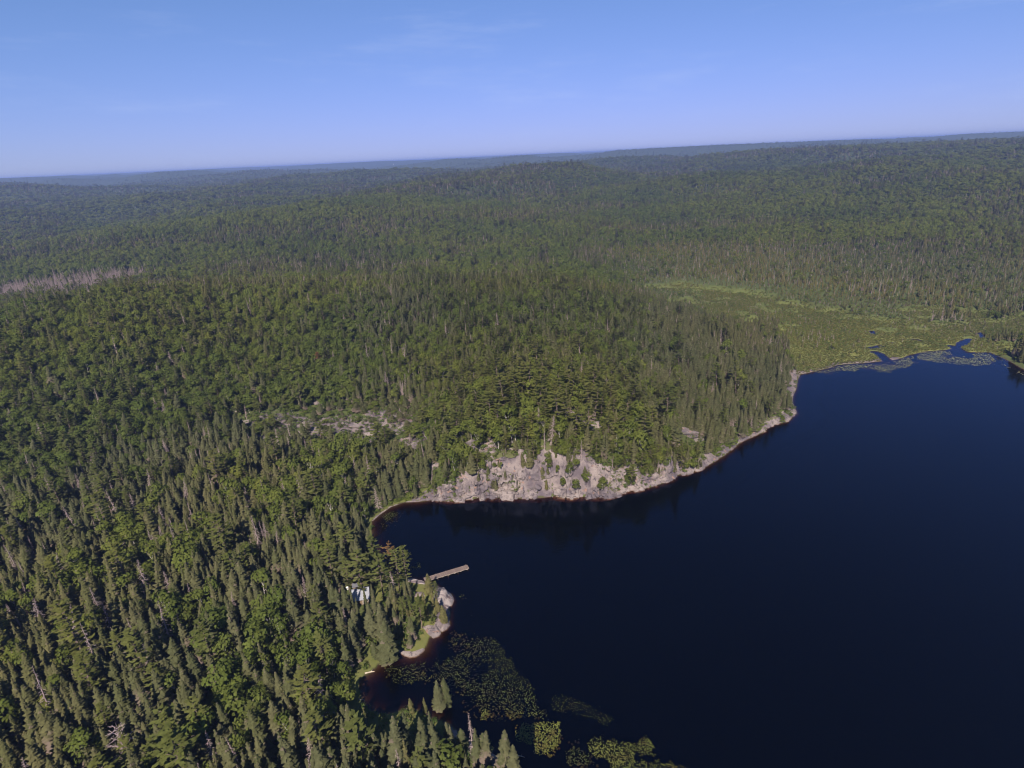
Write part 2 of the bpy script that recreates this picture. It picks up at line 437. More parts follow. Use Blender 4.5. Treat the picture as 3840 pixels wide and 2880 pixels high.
def ground_mat():
    m, n, l = new_mat('forest_floor_and_marsh')
    o, bs = out_bsdf(n, l, 0.95, 0.1)
    geo = n.new('ShaderNodeNewGeometry'); pos = geo.outputs['Position']
    floor = mixc(n, l, noise(n, l, pos, 0.35, 4.0, 0.6), (0.045, 0.062, 0.018), (0.085, 0.092, 0.034))
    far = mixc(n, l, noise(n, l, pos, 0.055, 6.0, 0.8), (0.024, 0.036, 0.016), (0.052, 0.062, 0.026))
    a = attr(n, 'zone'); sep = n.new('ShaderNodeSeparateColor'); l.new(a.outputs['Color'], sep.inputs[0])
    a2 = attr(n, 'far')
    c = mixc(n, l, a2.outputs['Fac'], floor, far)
    mn = noise(n, l, pos, 0.09, 5.0, 0.7)
    sedge = mixc(n, l, ramp(n, l, mn, 0.35, 0.65), (0.150, 0.150, 0.042), (0.098, 0.115, 0.036))
    sedge = mixc(n, l, ramp(n, l, noise(n, l, pos, 0.03, 3.0), 0.55, 0.7), sedge, (0.125, 0.10, 0.055))
    sedge = mixc(n, l, ramp(n, l, noise(n, l, pos, 1.1, 4.0, 0.7), 0.45, 0.75), sedge, (0.085, 0.092, 0.03))
    c = mixc(n, l, sep.outputs[1], c, sedge)
    grass = mixc(n, l, noise(n, l, pos, 0.5, 4.0, 0.7), (0.075, 0.105, 0.024), (0.15, 0.125, 0.05))
    c = mixc(n, l, sep.outputs[2], c, grass)
    rn = noise(n, l, pos, 0.5, 4.0, 0.7)
    ad = n.new('ShaderNodeMath'); ad.operation = 'ADD'; l.new(rn, ad.inputs[0]); l.new(sep.outputs[0], ad.inputs[1])
    c = mixc(n, l, ramp(n, l, ad.outputs[0], 0.97, 1.06), c, rock_nodes(n, l, pos))
    bed = attr(n, 'bed')
    c = mixc(n, l, bed.outputs['Fac'], c, mixc(n, l, noise(n, l, pos, 0.4, 4.0, 0.7), (0.075, 0.055, 0.04), (0.045, 0.035, 0.025)))
    l.new(c, bs.inputs['Base Color'])
    bump(n, l, noise(n, l, pos, 0.9, 5.0, 0.7), 0.6, 0.5, bs)
    return m
M['ground'] = ground_mat()

def water_mat():
    m, n, l = new_mat('tea_coloured_lake_water')
    o = n.new('ShaderNodeOutputMaterial')
    geo = n.new('ShaderNodeNewGeometry'); pos = geo.outputs['Position']
    gl = n.new('ShaderNodeBsdfGlossy'); gl.inputs['Roughness'].default_value = 0.07; gl.inputs['Color'].default_value = (0.48, 0.64, 1.0, 1)
    tr = n.new('ShaderNodeBsdfTransparent')
    fr = n.new('ShaderNodeFresnel'); fr.inputs['IOR'].default_value = 1.31
    rip = noise(n, l, scaled(n, l, pos, (0.55, 1.0, 1.0)), 0.9, 3.0, 0.6)
    breeze = noise(n, l, pos, 0.012, 2.0)
    bm = n.new('ShaderNodeBump'); bm.inputs['Distance'].default_value = 0.10
    mr = n.new('ShaderNodeMapRange'); l.new(breeze, mr.inputs[0]); mr.inputs[1].default_value = 0.35; mr.inputs[2].default_value = 0.65
    mr.inputs[3].default_value = 0.12; mr.inputs[4].default_value = 0.75
    l.new(mr.outputs[0], bm.inputs['Strength']); l.new(rip, bm.inputs['Height'])
    l.new(bm.outputs[0], gl.inputs['Normal']); l.new(bm.outputs[0], fr.inputs['Normal'])
    mx = n.new('ShaderNodeMixShader')
    deep = n.new('ShaderNodeBsdfDiffuse'); deep.inputs['Color'].default_value = (0.0, 0.0, 0.0, 1)
    md = n.new('ShaderNodeMixShader'); sh = attr(n, 'shallow')
    l.new(sh.outputs['Fac'], md.inputs[0]); l.new(deep.outputs[0], md.inputs[1]); l.new(tr.outputs[0], md.inputs[2])
    l.new(fr.outputs[0], mx.inputs[0]); l.new(md.outputs[0], mx.inputs[1]); l.new(gl.outputs[0], mx.inputs[2])
    l.new(mx.outputs[0], o.inputs['Surface'])
    ab = n.new('ShaderNodeVolumeAbsorption'); ab.inputs['Color'].default_value = (0.58, 0.36, 0.14, 1); ab.inputs['Density'].default_value = 3.0
    l.new(ab.outputs[0], o.inputs['Volume'])
    return m
M['water'] = water_mat()

def simple_mat(name, a, b, scale=2.0, rough=0.6, spec=0.3, metal=0.0, stretch=(1, 1, 1)):
    m, n, l = new_mat(name)
    o, bs = out_bsdf(n, l, rough, spec)
    bs.inputs['Metallic'].default_value = metal
    tc = n.new('ShaderNodeTexCoord')
    l.new(mixc(n, l, ramp(n, l, noise(n, l, scaled(n, l, tc.outputs['Object'], stretch), scale, 4.0, 0.6), 0.35, 0.65), a, b), bs.inputs['Base Color'])
    return m
def pad_mat(name, a, b, c3):
    m, n, l = new_mat(name)
    o, bs = out_bsdf(n, l, 0.6, 0.12)
    at = attr(n, 'hue'); geo = n.new('ShaderNodeNewGeometry')
    c = mixc(n, l, at.outputs['Fac'], a, b)
    c = mixc(n, l, ramp(n, l, noise(n, l, geo.outputs['Position'], 0.35, 2.0), 0.5, 0.7), c, c3)
    l.new(c, bs.inputs['Base Color'])
    return m
M['pad'] = pad_mat('lily_pad_leaf', (0.034, 0.045, 0.014), (0.066, 0.070, 0.020), (0.045, 0.040, 0.016))
M['padbright'] = pad_mat('dense_lily_pad_leaf', (0.072, 0.088, 0.020), (0.115, 0.118, 0.028), (0.080, 0.070, 0.02))
M['padfar'] = pad_mat('pale_lily_pad_leaf', (0.095, 0.11, 0.05), (0.15, 0.15, 0.08), (0.12, 0.11, 0.07))
M['roof'] = simple_mat('white_metal_roofing', (0.235, 0.242, 0.275), (0.20, 0.205, 0.24), 1.2, 0.38, 0.5)
M['grey_and_shaded'] = simple_mat('grey_metal_and_shaded_roofing', (0.15, 0.15, 0.17), (0.12, 0.12, 0.14), 1.2, 0.45, 0.5)  # on the cabin's rear roofs the darker tone paints in their averted slope's shade
M['wall'] = simple_mat('brown_board_siding', (0.12, 0.085, 0.06), (0.17, 0.12, 0.085), 2.5, 0.8, 0.2, 0, (1, 1, 6))
M['white'] = simple_mat('white_paint', (0.80, 0.80, 0.78), (0.72, 0.72, 0.70), 1.5, 0.5)
M['glass'] = simple_mat('dark_window_glass', (0.02, 0.025, 0.03), (0.03, 0.035, 0.04), 1.0, 0.08, 0.6)
M['deck'] = simple_mat('weathered_dock_board', (0.110, 0.080, 0.072), (0.155, 0.117, 0.105), 1.2, 0.85, 0.15, 0, (1, 5, 1))
M['deckside'] = simple_mat('pale_dock_timber', (0.26, 0.215, 0.19), (0.19, 0.16, 0.14), 1.5, 0.85)
M['log'] = simple_mat('bleached_log', (0.45, 0.38, 0.31), (0.33, 0.27, 0.22), 1.5, 0.85)

# ------------------------------------------------------------------ object helpers
def link(o, parent=None):
    COL.objects.link(o)
    if parent is not None: o.parent = parent
    return o

def mesh_from(name, verts, faces, mats, midx=None, smooth=False, attrs=None):
    me = bpy.data.meshes.new(name)
    me.from_pydata([tuple(map(float, v)) for v in verts], [], [tuple(map(int, f)) for f in faces])
    for m in mats: me.materials.append(m)
    if midx is not None: me.polygons.foreach_set('material_index', np.asarray(midx, np.int32))
    me.polygons.foreach_set('use_smooth', np.full(len(me.polygons), smooth))
    for k, v in (attrs or {}).items():
        at = me.attributes.new(k, 'FLOAT', 'POINT'); at.data.foreach_set('value', np.asarray(v, np.float32))
    me.update()
    return me

def grid_mesh(name, V, nu, nv, mat, wrap=False, smooth=True, attrs=None, colattr=None):
    """V: (nu*nv,3), rows of nv; fast quads with foreach_set."""
    i = np.arange(nu - 1)[:, None]; j = np.arange(nv if wrap else nv - 1)[None, :]
    j2 = (j + 1) % nv
    q = np.stack([i * nv + j, i * nv + j2, (i + 1) * nv + j2, (i + 1) * nv + j], -1).reshape(-1, 4)
    me = bpy.data.meshes.new(name)
    me.vertices.add(len(V)); me.vertices.foreach_set('co', np.asarray(V, np.float32).ravel())
    me.loops.add(q.size); me.loops.foreach_set('vertex_index', q.astype(np.int32).ravel())
    me.polygons.add(len(q)); me.polygons.foreach_set('loop_start', np.arange(0, q.size, 4, dtype=np.int32))
    me.polygons.foreach_set('use_smooth', np.full(len(q), smooth))
    me.materials.append(mat)
    for k, v in (attrs or {}).items():
        at = me.attributes.new(k, 'FLOAT', 'POINT'); at.data.foreach_set('value', np.asarray(v, np.float32))
    if colattr is not None:
        at = me.attributes.new('zone', 'FLOAT_COLOR', 'POINT'); at.data.foreach_set('color', np.asarray(colattr, np.float32).ravel())
    me.update(calc_edges=True)
    return me

def tag(o, label=None, cat=None, group=None, kind=None):
    if label: o['label'] = label
    if cat: o['category'] = cat
    if group: o['group'] = group
    if kind: o['kind'] = kind
    return o

class MB:
    """Collects boxes, tubes and quads into one mesh."""
    def __init__(s): s.v, s.f = [], []
    def quad(s, *p):
        b = len(s.v); s.v += [tuple(q) for q in p]; s.f.append(tuple(range(b, b + len(p))))
    def box(s, c, d, rz=0.0, taper=1.0):
        b = len(s.v); cx, cy, cz = c; hx, hy, hz = d[0] / 2, d[1] / 2, d[2] / 2
        co, si = math.cos(rz), math.sin(rz)
        for k, zz in enumerate((-hz, hz)):
            t = taper if k else 1.0
            for xx, yy in ((-hx, -hy), (hx, -hy), (hx, hy), (-hx, hy)):
                s.v.append((cx + (xx * co - yy * si) * t, cy + (xx * si + yy * co) * t, cz + zz))
        s.f += [tuple(b + i for i in q) for q in ((0, 3, 2, 1), (4, 5, 6, 7), (0, 1, 5, 4), (1, 2, 6, 5), (2, 3, 7, 6), (3, 0, 4, 7))]
    def tube(s, p, q, r0, r1, n=6):
        p, q = Vector(p), Vector(q); ax = (q - p)
        if ax.length < 1e-6: return
        ax.normalize(); a = ax.orthogonal().normalized(); c = ax.cross(a); b = len(s.v)
        for k in range(n):
            w = a * math.cos(2 * PI * k / n) + c * math.sin(2 * PI * k / n)
            s.v.append(tuple(p + w * r0)); s.v.append(tuple(q + w * r1))
        for k in range(n):
            k2 = (k + 1) % n; s.f.append((b + 2 * k, b + 2 * k2, b + 2 * k2 + 1, b + 2 * k + 1))
        s.f.append(tuple(b + 2 * k + 1 for k in range(n))); s.f.append(tuple(b + 2 * k for k in reversed(range(n))))
    def mesh(s, name, mat, smooth=False): return mesh_from(name, s.v, s.f, [mat], None, smooth)
    def obj(s, name, mat, parent=None, smooth=False): return link(bpy.data.objects.new(name, s.mesh(name, mat, smooth)), parent)

# ------------------------------------------------------------------ terrain, lake, haze
az_dense = np.arange(-58, 58.001, 0.165)
az_all = np.radians(np.concatenate([az_dense, np.arange(62, 300, 5.0)]))
rad = np.concatenate([np.geomspace(2, 56, 14), np.arange(58, 330, 1.05), np.arange(330, 470, 1.3)])
while rad[-1] < 1000: rad = np.append(rad, rad[-1] * 1.0085)
while rad[-1] < 25000: rad = np.append(rad, rad[-1] * 1.02)
RR, AA = np.meshgrid(rad, az_all, indexing='ij')
X, Y = (RR * np.sin(AA)).ravel(), (RR * np.cos(AA)).ravel()
Zt, SD, MARSH, HC, WCL, CH = height(X, Y, True)
rr = RR.ravel()
on_cliff = (HC > 0.4) & (SD > 0) & (SD < WCL + 1.0) & (rr < 400)
rockm = np.where(on_cliff, 0.8, 0.0)
# bare rock breaks through on the slope above the cove and above the cliff
for (px, py, rx) in ((1040, 1580, 20), (1240, 1600, 22), (1380, 1610, 20), (1480, 1580, 15), (1560, 1650, 14), (1330, 1690, 12), (2140, 1570, 12), (2230, 1600, 12), (1850, 1660, 14), (1420, 1550, 10)):
    hx, hy, hz = hit(px, py)
    rockm = np.maximum(rockm, 0.80 * np.exp(-(((X - hx) / rx) ** 2 + ((Y - hy) / (rx * 0.55)) ** 2)))
clr = np.maximum(S(1 - np.where(in_poly(X, Y, clearing), 0, dist_line(X, Y, clearing, True)) / 3.0), S(1 - np.where(in_poly(X, Y, grass_point), 0, dist_line(X, Y, grass_point, True)) / 2.0)) if True else 0
clr = np.where(rr < 260, clr, 0)
shore_g = np.where((SD > 0) & (SD < 5) & (rr < 230) & ~on_cliff, 0.7, 0)
zone = np.stack([rockm, np.where(CH < 1.2, MARSH * 0.6, MARSH) * (1 - .45 * S((rr - 425) / 50)), np.maximum(clr, shore_g), np.ones_like(X)], -1)
Zg = np.where(on_cliff, Zt - 0.7 * S(SD / 2.0) * np.clip(HC / 4, 0, 1), Zt)
# beyond the last trees the ground sheet stands for the canopy: raise it to the tree tops
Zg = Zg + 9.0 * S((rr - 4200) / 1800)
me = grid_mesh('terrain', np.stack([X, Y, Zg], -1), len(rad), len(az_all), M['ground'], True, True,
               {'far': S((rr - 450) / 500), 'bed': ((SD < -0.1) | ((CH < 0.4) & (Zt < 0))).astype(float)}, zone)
terrain = tag(link(bpy.data.objects.new('terrain', me)), 'rolling forested ground around the dark lake reaching to the horizon', kind='structure')

wx, wy = np.arange(-175, 686, 3.0), np.arange(-315, 446, 3.0)
WX, WY = np.meshgrid(wx, wy, indexing='ij')
wsd = lake_sd(WX.ravel(), WY.ravel())
wv = np.stack([WX.ravel(), WY.ravel(), np.zeros(WX.size)], -1)
wme = grid_mesh('lake_water', wv, len(wx), len(wy), M['water'], False, True, {'shallow': S((wsd + 17) / 8.0)})
wbm = bmesh.new(); wbm.from_mesh(wme)
x0_, x1_, y0_, y1_ = wx[0], wx[-1], wy[0], wy[-1]
cv = [wbm.verts.new(q) for q in ((x0_, y0_, 0), (x1_, y0_, 0), (x1_, y1_, 0), (x0_, y1_, 0), (x0_, y0_, -25), (x1_, y0_, -25), (x1_, y1_, -25), (x0_, y1_, -25))]
for q in ((7, 6, 5, 4), (0, 4, 5, 1), (1, 5, 6, 2), (2, 6, 7, 3), (3, 7, 4, 0)): wbm.faces.new([cv[i] for i in q])
wbm.normal_update(); wbm.to_mesh(wme); wbm.free()
if wme.polygons[0].normal.z < 0: wme.flip_normals()
water = tag(link(bpy.data.objects.new('lake_water', wme)), 'dark blue lake water', kind='structure')

hz_m, hn, hl = new_mat('haze_air')
ho = hn.new('ShaderNodeOutputMaterial'); hv = hn.new('ShaderNodeVolumePrincipled')
hv.inputs['Color'].default_value = (0.37, 0.51, 1.0, 1); hv.inputs['Density'].default_value = 1.25e-4; hv.inputs['Anisotropy'].default_value = 0.2
hl.new(hv.outputs[0], ho.inputs['Volume'])
hb = MB(); hb.box((0, 0, 55), (56000, 56000, 176))
haze = tag(hb.obj('haze', hz_m), 'thin blue summer haze', kind='stuff')

# ------------------------------------------------------------------ the rock face
def resample(pts, step):
    pts = np.array(pts); seg = np.hypot(*np.diff(pts, axis=0).T); s = np.concatenate([[0], np.cumsum(seg)])
    t = np.arange(0, s[-1], step)
    return np.stack([np.interp(t, s, pts[:, 0]), np.interp(t, s, pts[:, 1])], -1), t

def build_cliff():
    line, s = resample(HEADP, 0.45)
    k = 9
    sm = np.stack([np.convolve(np.pad(line[:, i], k, mode='edge'), np.ones(2 * k + 1) / (2 * k + 1), 'valid') for i in (0, 1)], -1)
    tg = np.gradient(sm, axis=0); tg /= np.linalg.norm(tg, axis=1)[:, None]
    nin = np.stack([tg[:, 1], -tg[:, 0]], -1)       # inland normal, checked below
    test = lake_sd(sm[:, 0] + nin[:, 0] * 3, sm[:, 1] + nin[:, 1] * 3)
    if (test > 0).mean() < 0.5: nin = -nin
    rows = 64
    az = np.degrees(np.arctan2(sm[:, 0], sm[:, 1]))
    hc = cliff_h(az); kk = np.ones(25) / 25
    hc = np.convolve(np.pad(hc, 12, mode='edge'), kk, 'valid')
    hc = hc * (0.70 + 0.60 * fbm(s / 8.0, s * 0, 77, 3))
    w = 2.0 + 0.55 * hc
    tt = np.linspace(-0.22, 1.28, rows)
    Sg, T = np.meshgrid(s, tt, indexing='ij')
    run = T * w[:, None]
    px = line[:, 0:1] + nin[:, 0:1] * run; py = line[:, 1:2] + nin[:, 1:2] * run
    z = np.where(T < 0, T * 3.5 * np.minimum(1, hc[:, None] / 3), hc[:, None] * cliff_profile(np.clip(T, 0, 1)))
    g = height(px.ravel(), py.ravel()).reshape(px.shape)
    top = S((T - 0.85) / 0.3)
    z = np.where(T > 0.3, z * (1 - top) + (g - 0.5 * top) * top, z)
    # blocks: big joint-bounded slabs, smaller ones within
    f1, f2, idv = worley(Sg / 4.6 + 0.25 * fbm(Sg / 3, z / 3, 4), z / 3.4 + 0.08 * Sg / 4.6, 5)
    g1, g2, id2 = worley(Sg / 1.7, z / 1.15, 15)
    amp = np.clip(hc[:, None] / 9.0, 0.12, 1.0)
    out = (idv - 0.35) * 2.4 * amp - 1.1 * amp * S(1 - (f2 - f1) / 0.11) + (id2 - 0.5) * 0.75 * np.sqrt(amp) - 0.38 * S(1 - (g2 - g1) / 0.13) * np.sqrt(amp)
    out += (fbm(Sg / 1.2, z / 1.2, 41, 3) - 0.5) * 0.5
    fade = np.minimum(1, (T + 0.22) / 0.12) * (1 - S((T - 0.95) / 0.3))
    out = out * fade
    px = px - nin[:, 0:1] * out; py = py - nin[:, 1:2] * out
    z = z + (id2 - 0.5) * 0.5 * np.sqrt(amp) * fade + out * 0.12
    moss = 0.33 + 0.55 * S((T - 0.72) / 0.3) + 0.40 * (fbm(Sg / 7.0, z / 4.0, 52, 3) - 0.42) + 0.25 * S(1 - hc[:, None] / 4) * S((T - .5) / .3)
    moss = np.where(f2 - f1 < 0.08, moss + 0.12, moss)
    moss = np.where(T < 0.10, -0.2, moss)
    V = np.stack([px, py, z], -1).reshape(-1, 3)
    me = grid_mesh('cliff', V, len(s), rows, M['rock'], False, False, {'moss': moss.ravel()})
    o = link(bpy.data.objects.new('cliff', me))
    global CLIFF_V, CLIFF_T, CLIFF_H
    CLIFF_V, CLIFF_T, CLIFF_H = V.reshape(len(s), rows, 3), tt, hc
    return tag(o, 'pinkish grey granite rock face along the lake shore below the wooded headland', kind='structure')
cliff = build_cliff()

# ------------------------------------------------------------------ plant prototypes
class Tree:
    def __init__(s): s.v, s.f, s.d = [], [], []
    def tri(s, a, b, c, d=0.0):
        i = len(s.v); s.v += [a, b, c]; s.d += [d] * 3; s.f.append((i, i + 1, i + 2))
    def quad(s, a, b, c, e, d=0.0):
        i = len(s.v); s.v += [a, b, c, e]; s.d += [d] * 4; s.f.append((i, i + 1, i + 2, i + 3))

def trunk_mesh(h, r, mat, bend=0.0, limbs=(), n=6, seed=0):
    rnd = random.Random(seed); mb = MB(); pts = []
    for i in range(5):
        t = i / 4; pts.append(Vector((bend * t * t + rnd.uniform(-.04, .04) * h * .15, rnd.uniform(-.04, .04) * h * .15, -0.6 + t * (h + 0.6))))
    pts[0].x = pts[0].y = 0
    for i in range(4): mb.tube(pts[i], pts[i + 1], r * (1 - .235 * i), r * (1 - .235 * (i + 1)), n)
    for p, q, a, b in limbs: mb.tube(p, q, a, b, 4)
    return mb.mesh('trunk', mat)

def spruce(h, R, seed, dry_low=0.3, lv=24, per=7, mat='spruce', start=0.10, sparse=0.0, bluntness=0.9):
    rnd = random.Random(seed); T = Tree()
    for i in range(lv):
        t = start + (0.985 - start) * i / (lv - 1); z = t * h
        u = (1 - t) / (1 - start)
        prof = R * (u ** bluntness) * (1.0 if u < 0.85 else 1 - (u - 0.85) * 2.2)
        ph = rnd.random() * 7
        for k in range(per):
            if rnd.random() < sparse: continue
            a = ph + 2 * PI * k / per + rnd.uniform(-.35, .35)
            r = (prof + 0.10) * rnd.uniform(0.55, 1.22)
            drop = r * rnd.uniform(0.15, 0.55)
            ca, sa = math.cos(a), math.sin(a); w = 0.24 * r + 0.15
            dry = min(1.0, max(0.0, (dry_low - t) * 4 + rnd.uniform(-.35, .35))) if t < dry_low + 0.15 else (0.6 if rnd.random() < .03 else 0.0)
            z0 = z + rnd.uniform(-.12, .12)
            b = (0, 0, z0 + .12 * r); tip = (r * ca, r * sa, z0 - drop + .16 * r)
            m = 0.58 * r
            L = (m * ca - w * sa, m * sa + w * ca, z0 - drop * .85 - .10); Rr = (m * ca + w * sa, m * sa - w * ca, z0 - drop * .85 - .10)
            U = (m * 1.05 * ca, m * 1.05 * sa, z0 - drop * .35 + .10)
            T.tri(b, L, U, dry); T.tri(b, U, Rr, dry); T.tri(U, L, tip, dry); T.tri(U, tip, Rr, dry)
    T.tri((-.10, 0, h * .955), (.10, 0, h * .955), (0, 0, h * 1.02)); T.tri((0, -.10, h * .955), (0, .10, h * .955), (0, 0, h * 1.02))
    crown = crown_mesh('crown', T, M[mat], h, .6, True)
    return crown, trunk_mesh(h * .97, .016 * h, M['bark'], 0, seed=seed)

def pine(h, R, seed, mat='pine', dtop=0.0):
    rnd = random.Random(seed); T = Tree(); limbs = []
    nl = 11
    for i in range(nl):
        t = 0.26 + 0.70 * i / (nl - 1)
        prof = R * (math.sin(PI * min(1, (1.06 - t) * 1.15)) ** 0.8 if t > 0.45 else 0.6 + (t - .26) * 1.9)
        for k in range(5 if i < nl - 2 else 4):
            if rnd.random() < .14: continue
            a = rnd.random() * 2 * PI if False else 2 * PI * (k + rnd.uniform(-.3, .3)) / 5 + i * 1.1
            r = max(.5, prof * rnd.uniform(.55, 1.2)); rise = r * rnd.uniform(.10, .34)
            z = t * h + rnd.uniform(-.25, .25)
            ca, sa = math.cos(a), math.sin(a)
            limbs.append(((0, 0, z), (r * .8 * ca, r * .8 * sa, z + rise * .8), .06, .025))
            nt = 9
            for q in range(nt):
                f = 0.32 + .68 * (q + rnd.random()) / nt
                cx, cy, cz = f * r * ca + rnd.uniform(-.28, .28), f * r * sa + rnd.uniform(-.28, .28), z + rise * f + rnd.uniform(-.08, .16)
                s = rnd.uniform(.30, .52); b = a + rnd.uniform(-1.0, 1.0)
                cb, sb = math.cos(b) * s, math.sin(b) * s; w = .62
                d = dtop if t > .7 else (0.75 if rnd.random() < .03 else 0)
                up = rnd.uniform(.05, .26)
                T.quad((cx - cb, cy - sb, cz - .06), (cx + sb * w, cy - cb * w, cz + up * .3), (cx + cb * 1.2, cy + sb * 1.2, cz + up), (cx - sb * w, cy + cb * w, cz + up * .2), d)
    for q in range(10):
        a = rnd.random() * 7; s = .4; cz = h * rnd.uniform(.92, 1.0)
        T.quad((-.1 * math.cos(a), -.1 * math.sin(a), cz - .3), (s * math.cos(a) * .5, s * math.sin(a) * .5 + .1, cz), (s * math.cos(a), s * math.sin(a), cz + .3), (.05, .05, cz + .25), dtop)
    crown = crown_mesh('crown', T, M[mat], h)
    return crown, trunk_mesh(h * .96, .014 * h + .05, M['bark'], 0, limbs, seed=seed)

def broadleaf(h, R, seed, mat='leaf', n_lobe=10, per=46, birch=True, leaf=.42, low=.28):
    rnd = random.Random(seed); T = Tree(); limbs = []
    lobes = [((0, 0, h * .80), R * .55)]
    for k in range(n_lobe):
        a = 2 * PI * k / n_lobe * 1.62 + rnd.uniform(-.3, .3); t = rnd.uniform(low + .08, .80)
        rad_ = R * rnd.uniform(.25, .68) * math.sqrt(max(.15, 1 - ((t - .52) / .55) ** 2))
        lobes.append(((rad_ * math.cos(a), rad_ * math.sin(a), t * h), R * rnd.uniform(.36, .55)))
        limbs.append(((0, 0, h * (t * .55 + .05)), (rad_ * math.cos(a), rad_ * math.sin(a), t * h), .07, .03))
    for (c, lr) in lobes:
        for q in range(per):
            while True:
                n_ = Vector((rnd.gauss(0, 1), rnd.gauss(0, 1), rnd.gauss(0, 1) + .25))
                if n_.length > .2: break
            n_.normalize()
            p = Vector(c) + Vector((n_.x * lr, n_.y * lr, n_.z * lr * .8)) * rnd.uniform(.70, 1.10)
            nn = (n_ + Vector((rnd.uniform(-.7, .7), rnd.uniform(-.7, .7), rnd.uniform(-.2, .8)))).normalized()
            a1 = nn.orthogonal().normalized(); a2 = nn.cross(a1); th = rnd.random() * 6.3
            u = (a1 * math.cos(th) + a2 * math.sin(th)) * leaf * rnd.uniform(.6, 1.15); v = nn.cross(u) * rnd.uniform(.55, .9)
            d = .5 if rnd.random() < .015 else 0
            T.quad(tuple(p - u), tuple(p - v * .8), tuple(p + u * .9), tuple(p + v), d)
    crown = crown_mesh('crown', T, M[mat], h)
    return crown, trunk_mesh(h * .72, .010 * h + .05, M['birch'] if birch else M['bark'], rnd.uniform(-.4, .4), limbs, seed=seed)

def snag(h, R, seed, n=85, droop=.45, big=False, needles=0.0):
    """A dead conifer: bare trunk and branches; fine twigs form its ragged 'crown' part."""
    rnd = random.Random(seed); T = Tree(); mb = MB()
    for k in range(n):
        t = .12 + .86 * (k + rnd.random()) / n; z = t * h
        r = R * (1 - t) ** .8 * rnd.uniform(.35, 1.15) + .12
        a = rnd.random() * 2 * PI; ca, sa = math.cos(a), math.sin(a)
        dz = -r * droop * rnd.uniform(.3, 1.3) if not big else r * rnd.uniform(-.2, .5)
        w = .045 + .02 * r
        b = (0, 0, z); tip = (r * ca, r * sa, z + dz); m = (r * .55 * ca, r * .55 * sa, z + dz * .3)
        T.quad((b[0], b[1], b[2] - w), (m[0] - sa * w, m[1] + ca * w, m[2]), tip, (m[0] + sa * w, m[1] - ca * w, m[2]), 1)
        T.tri((b[0], b[1], b[2] + w), (m[0], m[1], m[2] - 1.6 * w), tip, 1)
        for q in range(2):
            f = rnd.uniform(.4, .9); s = rnd.choice((-1, 1)) * r * .3
            T.tri((f * r * ca, f * r * sa, z + dz * f + w), (f * r * ca, f * r * sa, z + dz * f - w), (f * r * ca + r * .15 * ca - s * sa, f * r * sa + r * .15 * sa + s * ca, z + dz * f - .12 * r), 1)
    crown = mesh_from('branches', T.v, T.f, [M['snag']], attrs={'dry': T.d})
    return crown, trunk_mesh(h, .013 * h + .04, M['snag'], rnd.uniform(-.3, .3), seed=seed)

def sprawl_snag(h, seed):
    rnd = random.Random(seed); limbs = []
    for k in range(26):
        t = .42 + .56 * k / 26; a = k * 2.4 + rnd.uniform(-.4, .4); r = rnd.uniform(1.2, 3.6) * (1.15 - t * .5)
        p = Vector((0, 0, t * h)); e = p + Vector((math.cos(a) * r, math.sin(a) * r, rnd.uniform(-.2, .7)))
        limbs.append((p, e, .09, .035))
        for q in range(3):
            f = rnd.uniform(.45, .95); b = p.lerp(e, f); a2 = a + rnd.uniform(-1, 1)
            limbs.append((b, b + Vector((math.cos(a2), math.sin(a2), rnd.uniform(-.3, .4))) * rnd.uniform(.4, 1.1), .04, .02))
    mb = MB()
    for p, q, a, b in limbs: mb.tube(p, q, a, b, 4)
    return mb.mesh('branches', M['snag']), trunk_mesh(h, .2, M['snag'], .5, seed=seed)

def shrub(h, R, seed, mat='shrub', n=70, leaf=.20):
    rnd = random.Random(seed); T = Tree(); mb = MB()
    lob = [(rnd.uniform(-.45, .45) * R, rnd.uniform(-.45, .45) * R, h * rnd.uniform(.3, .62), R * rnd.uniform(.4, .62)) for _ in range(4)]
    for k in range(n):
        lx, ly, lz, lr = lob[k % 4]
        n_ = Vector((rnd.gauss(0, 1), rnd.gauss(0, 1), abs(rnd.gauss(0, 1)) * .9)).normalized()
        p = Vector((lx + n_.x * lr, ly + n_.y * lr, lz + n_.z * lr * h / R * .6))
        nn = (n_ + Vector((rnd.uniform(-.7, .7), rnd.uniform(-.7, .7), rnd.uniform(0, .8)))).normalized()
        a1 = nn.orthogonal().normalized(); a2 = nn.cross(a1); th = rnd.random() * 6.3
        u = (a1 * math.cos(th) + a2 * math.sin(th)) * leaf * rnd.uniform(.7, 1.2); v = nn.cross(u) * .7
        T.quad(tuple(p - u), tuple(p - v), tuple(p + u), tuple(p + v), 1 if rnd.random() < .02 else 0)
    for k in range(4):
        a = k * 1.6 + rnd.random(); mb.tube((0, 0, -.2), (math.cos(a) * R * .4, math.sin(a) * R * .4, h * .5), .04, .02, 4)
    return crown_mesh('foliage', T, M[mat], h), mb.mesh('stems', M['bark'])

def tuft(h, R, seed):
    rnd = random.Random(seed); T = Tree()
    for k in range(26):
        a = rnd.random() * 6.3; b = (rnd.uniform(-R, R) * .8, rnd.uniform(-R, R) * .8, -.05); hh = h * rnd.uniform(.5, 1.1); w = .07
        T.tri((b[0] - w * math.sin(a), b[1] + w * math.cos(a), b[2]), (b[0] + w * math.sin(a), b[1] - w * math.cos(a), b[2]), (b[0] + math.cos(a) * hh * .5, b[1] + math.sin(a) * hh * .5, hh), .7 if rnd.random() < .12 else 0)
    return mesh_from('tuft', T.v, T.f, [M['sedge']], attrs={'dry': T.d}), None

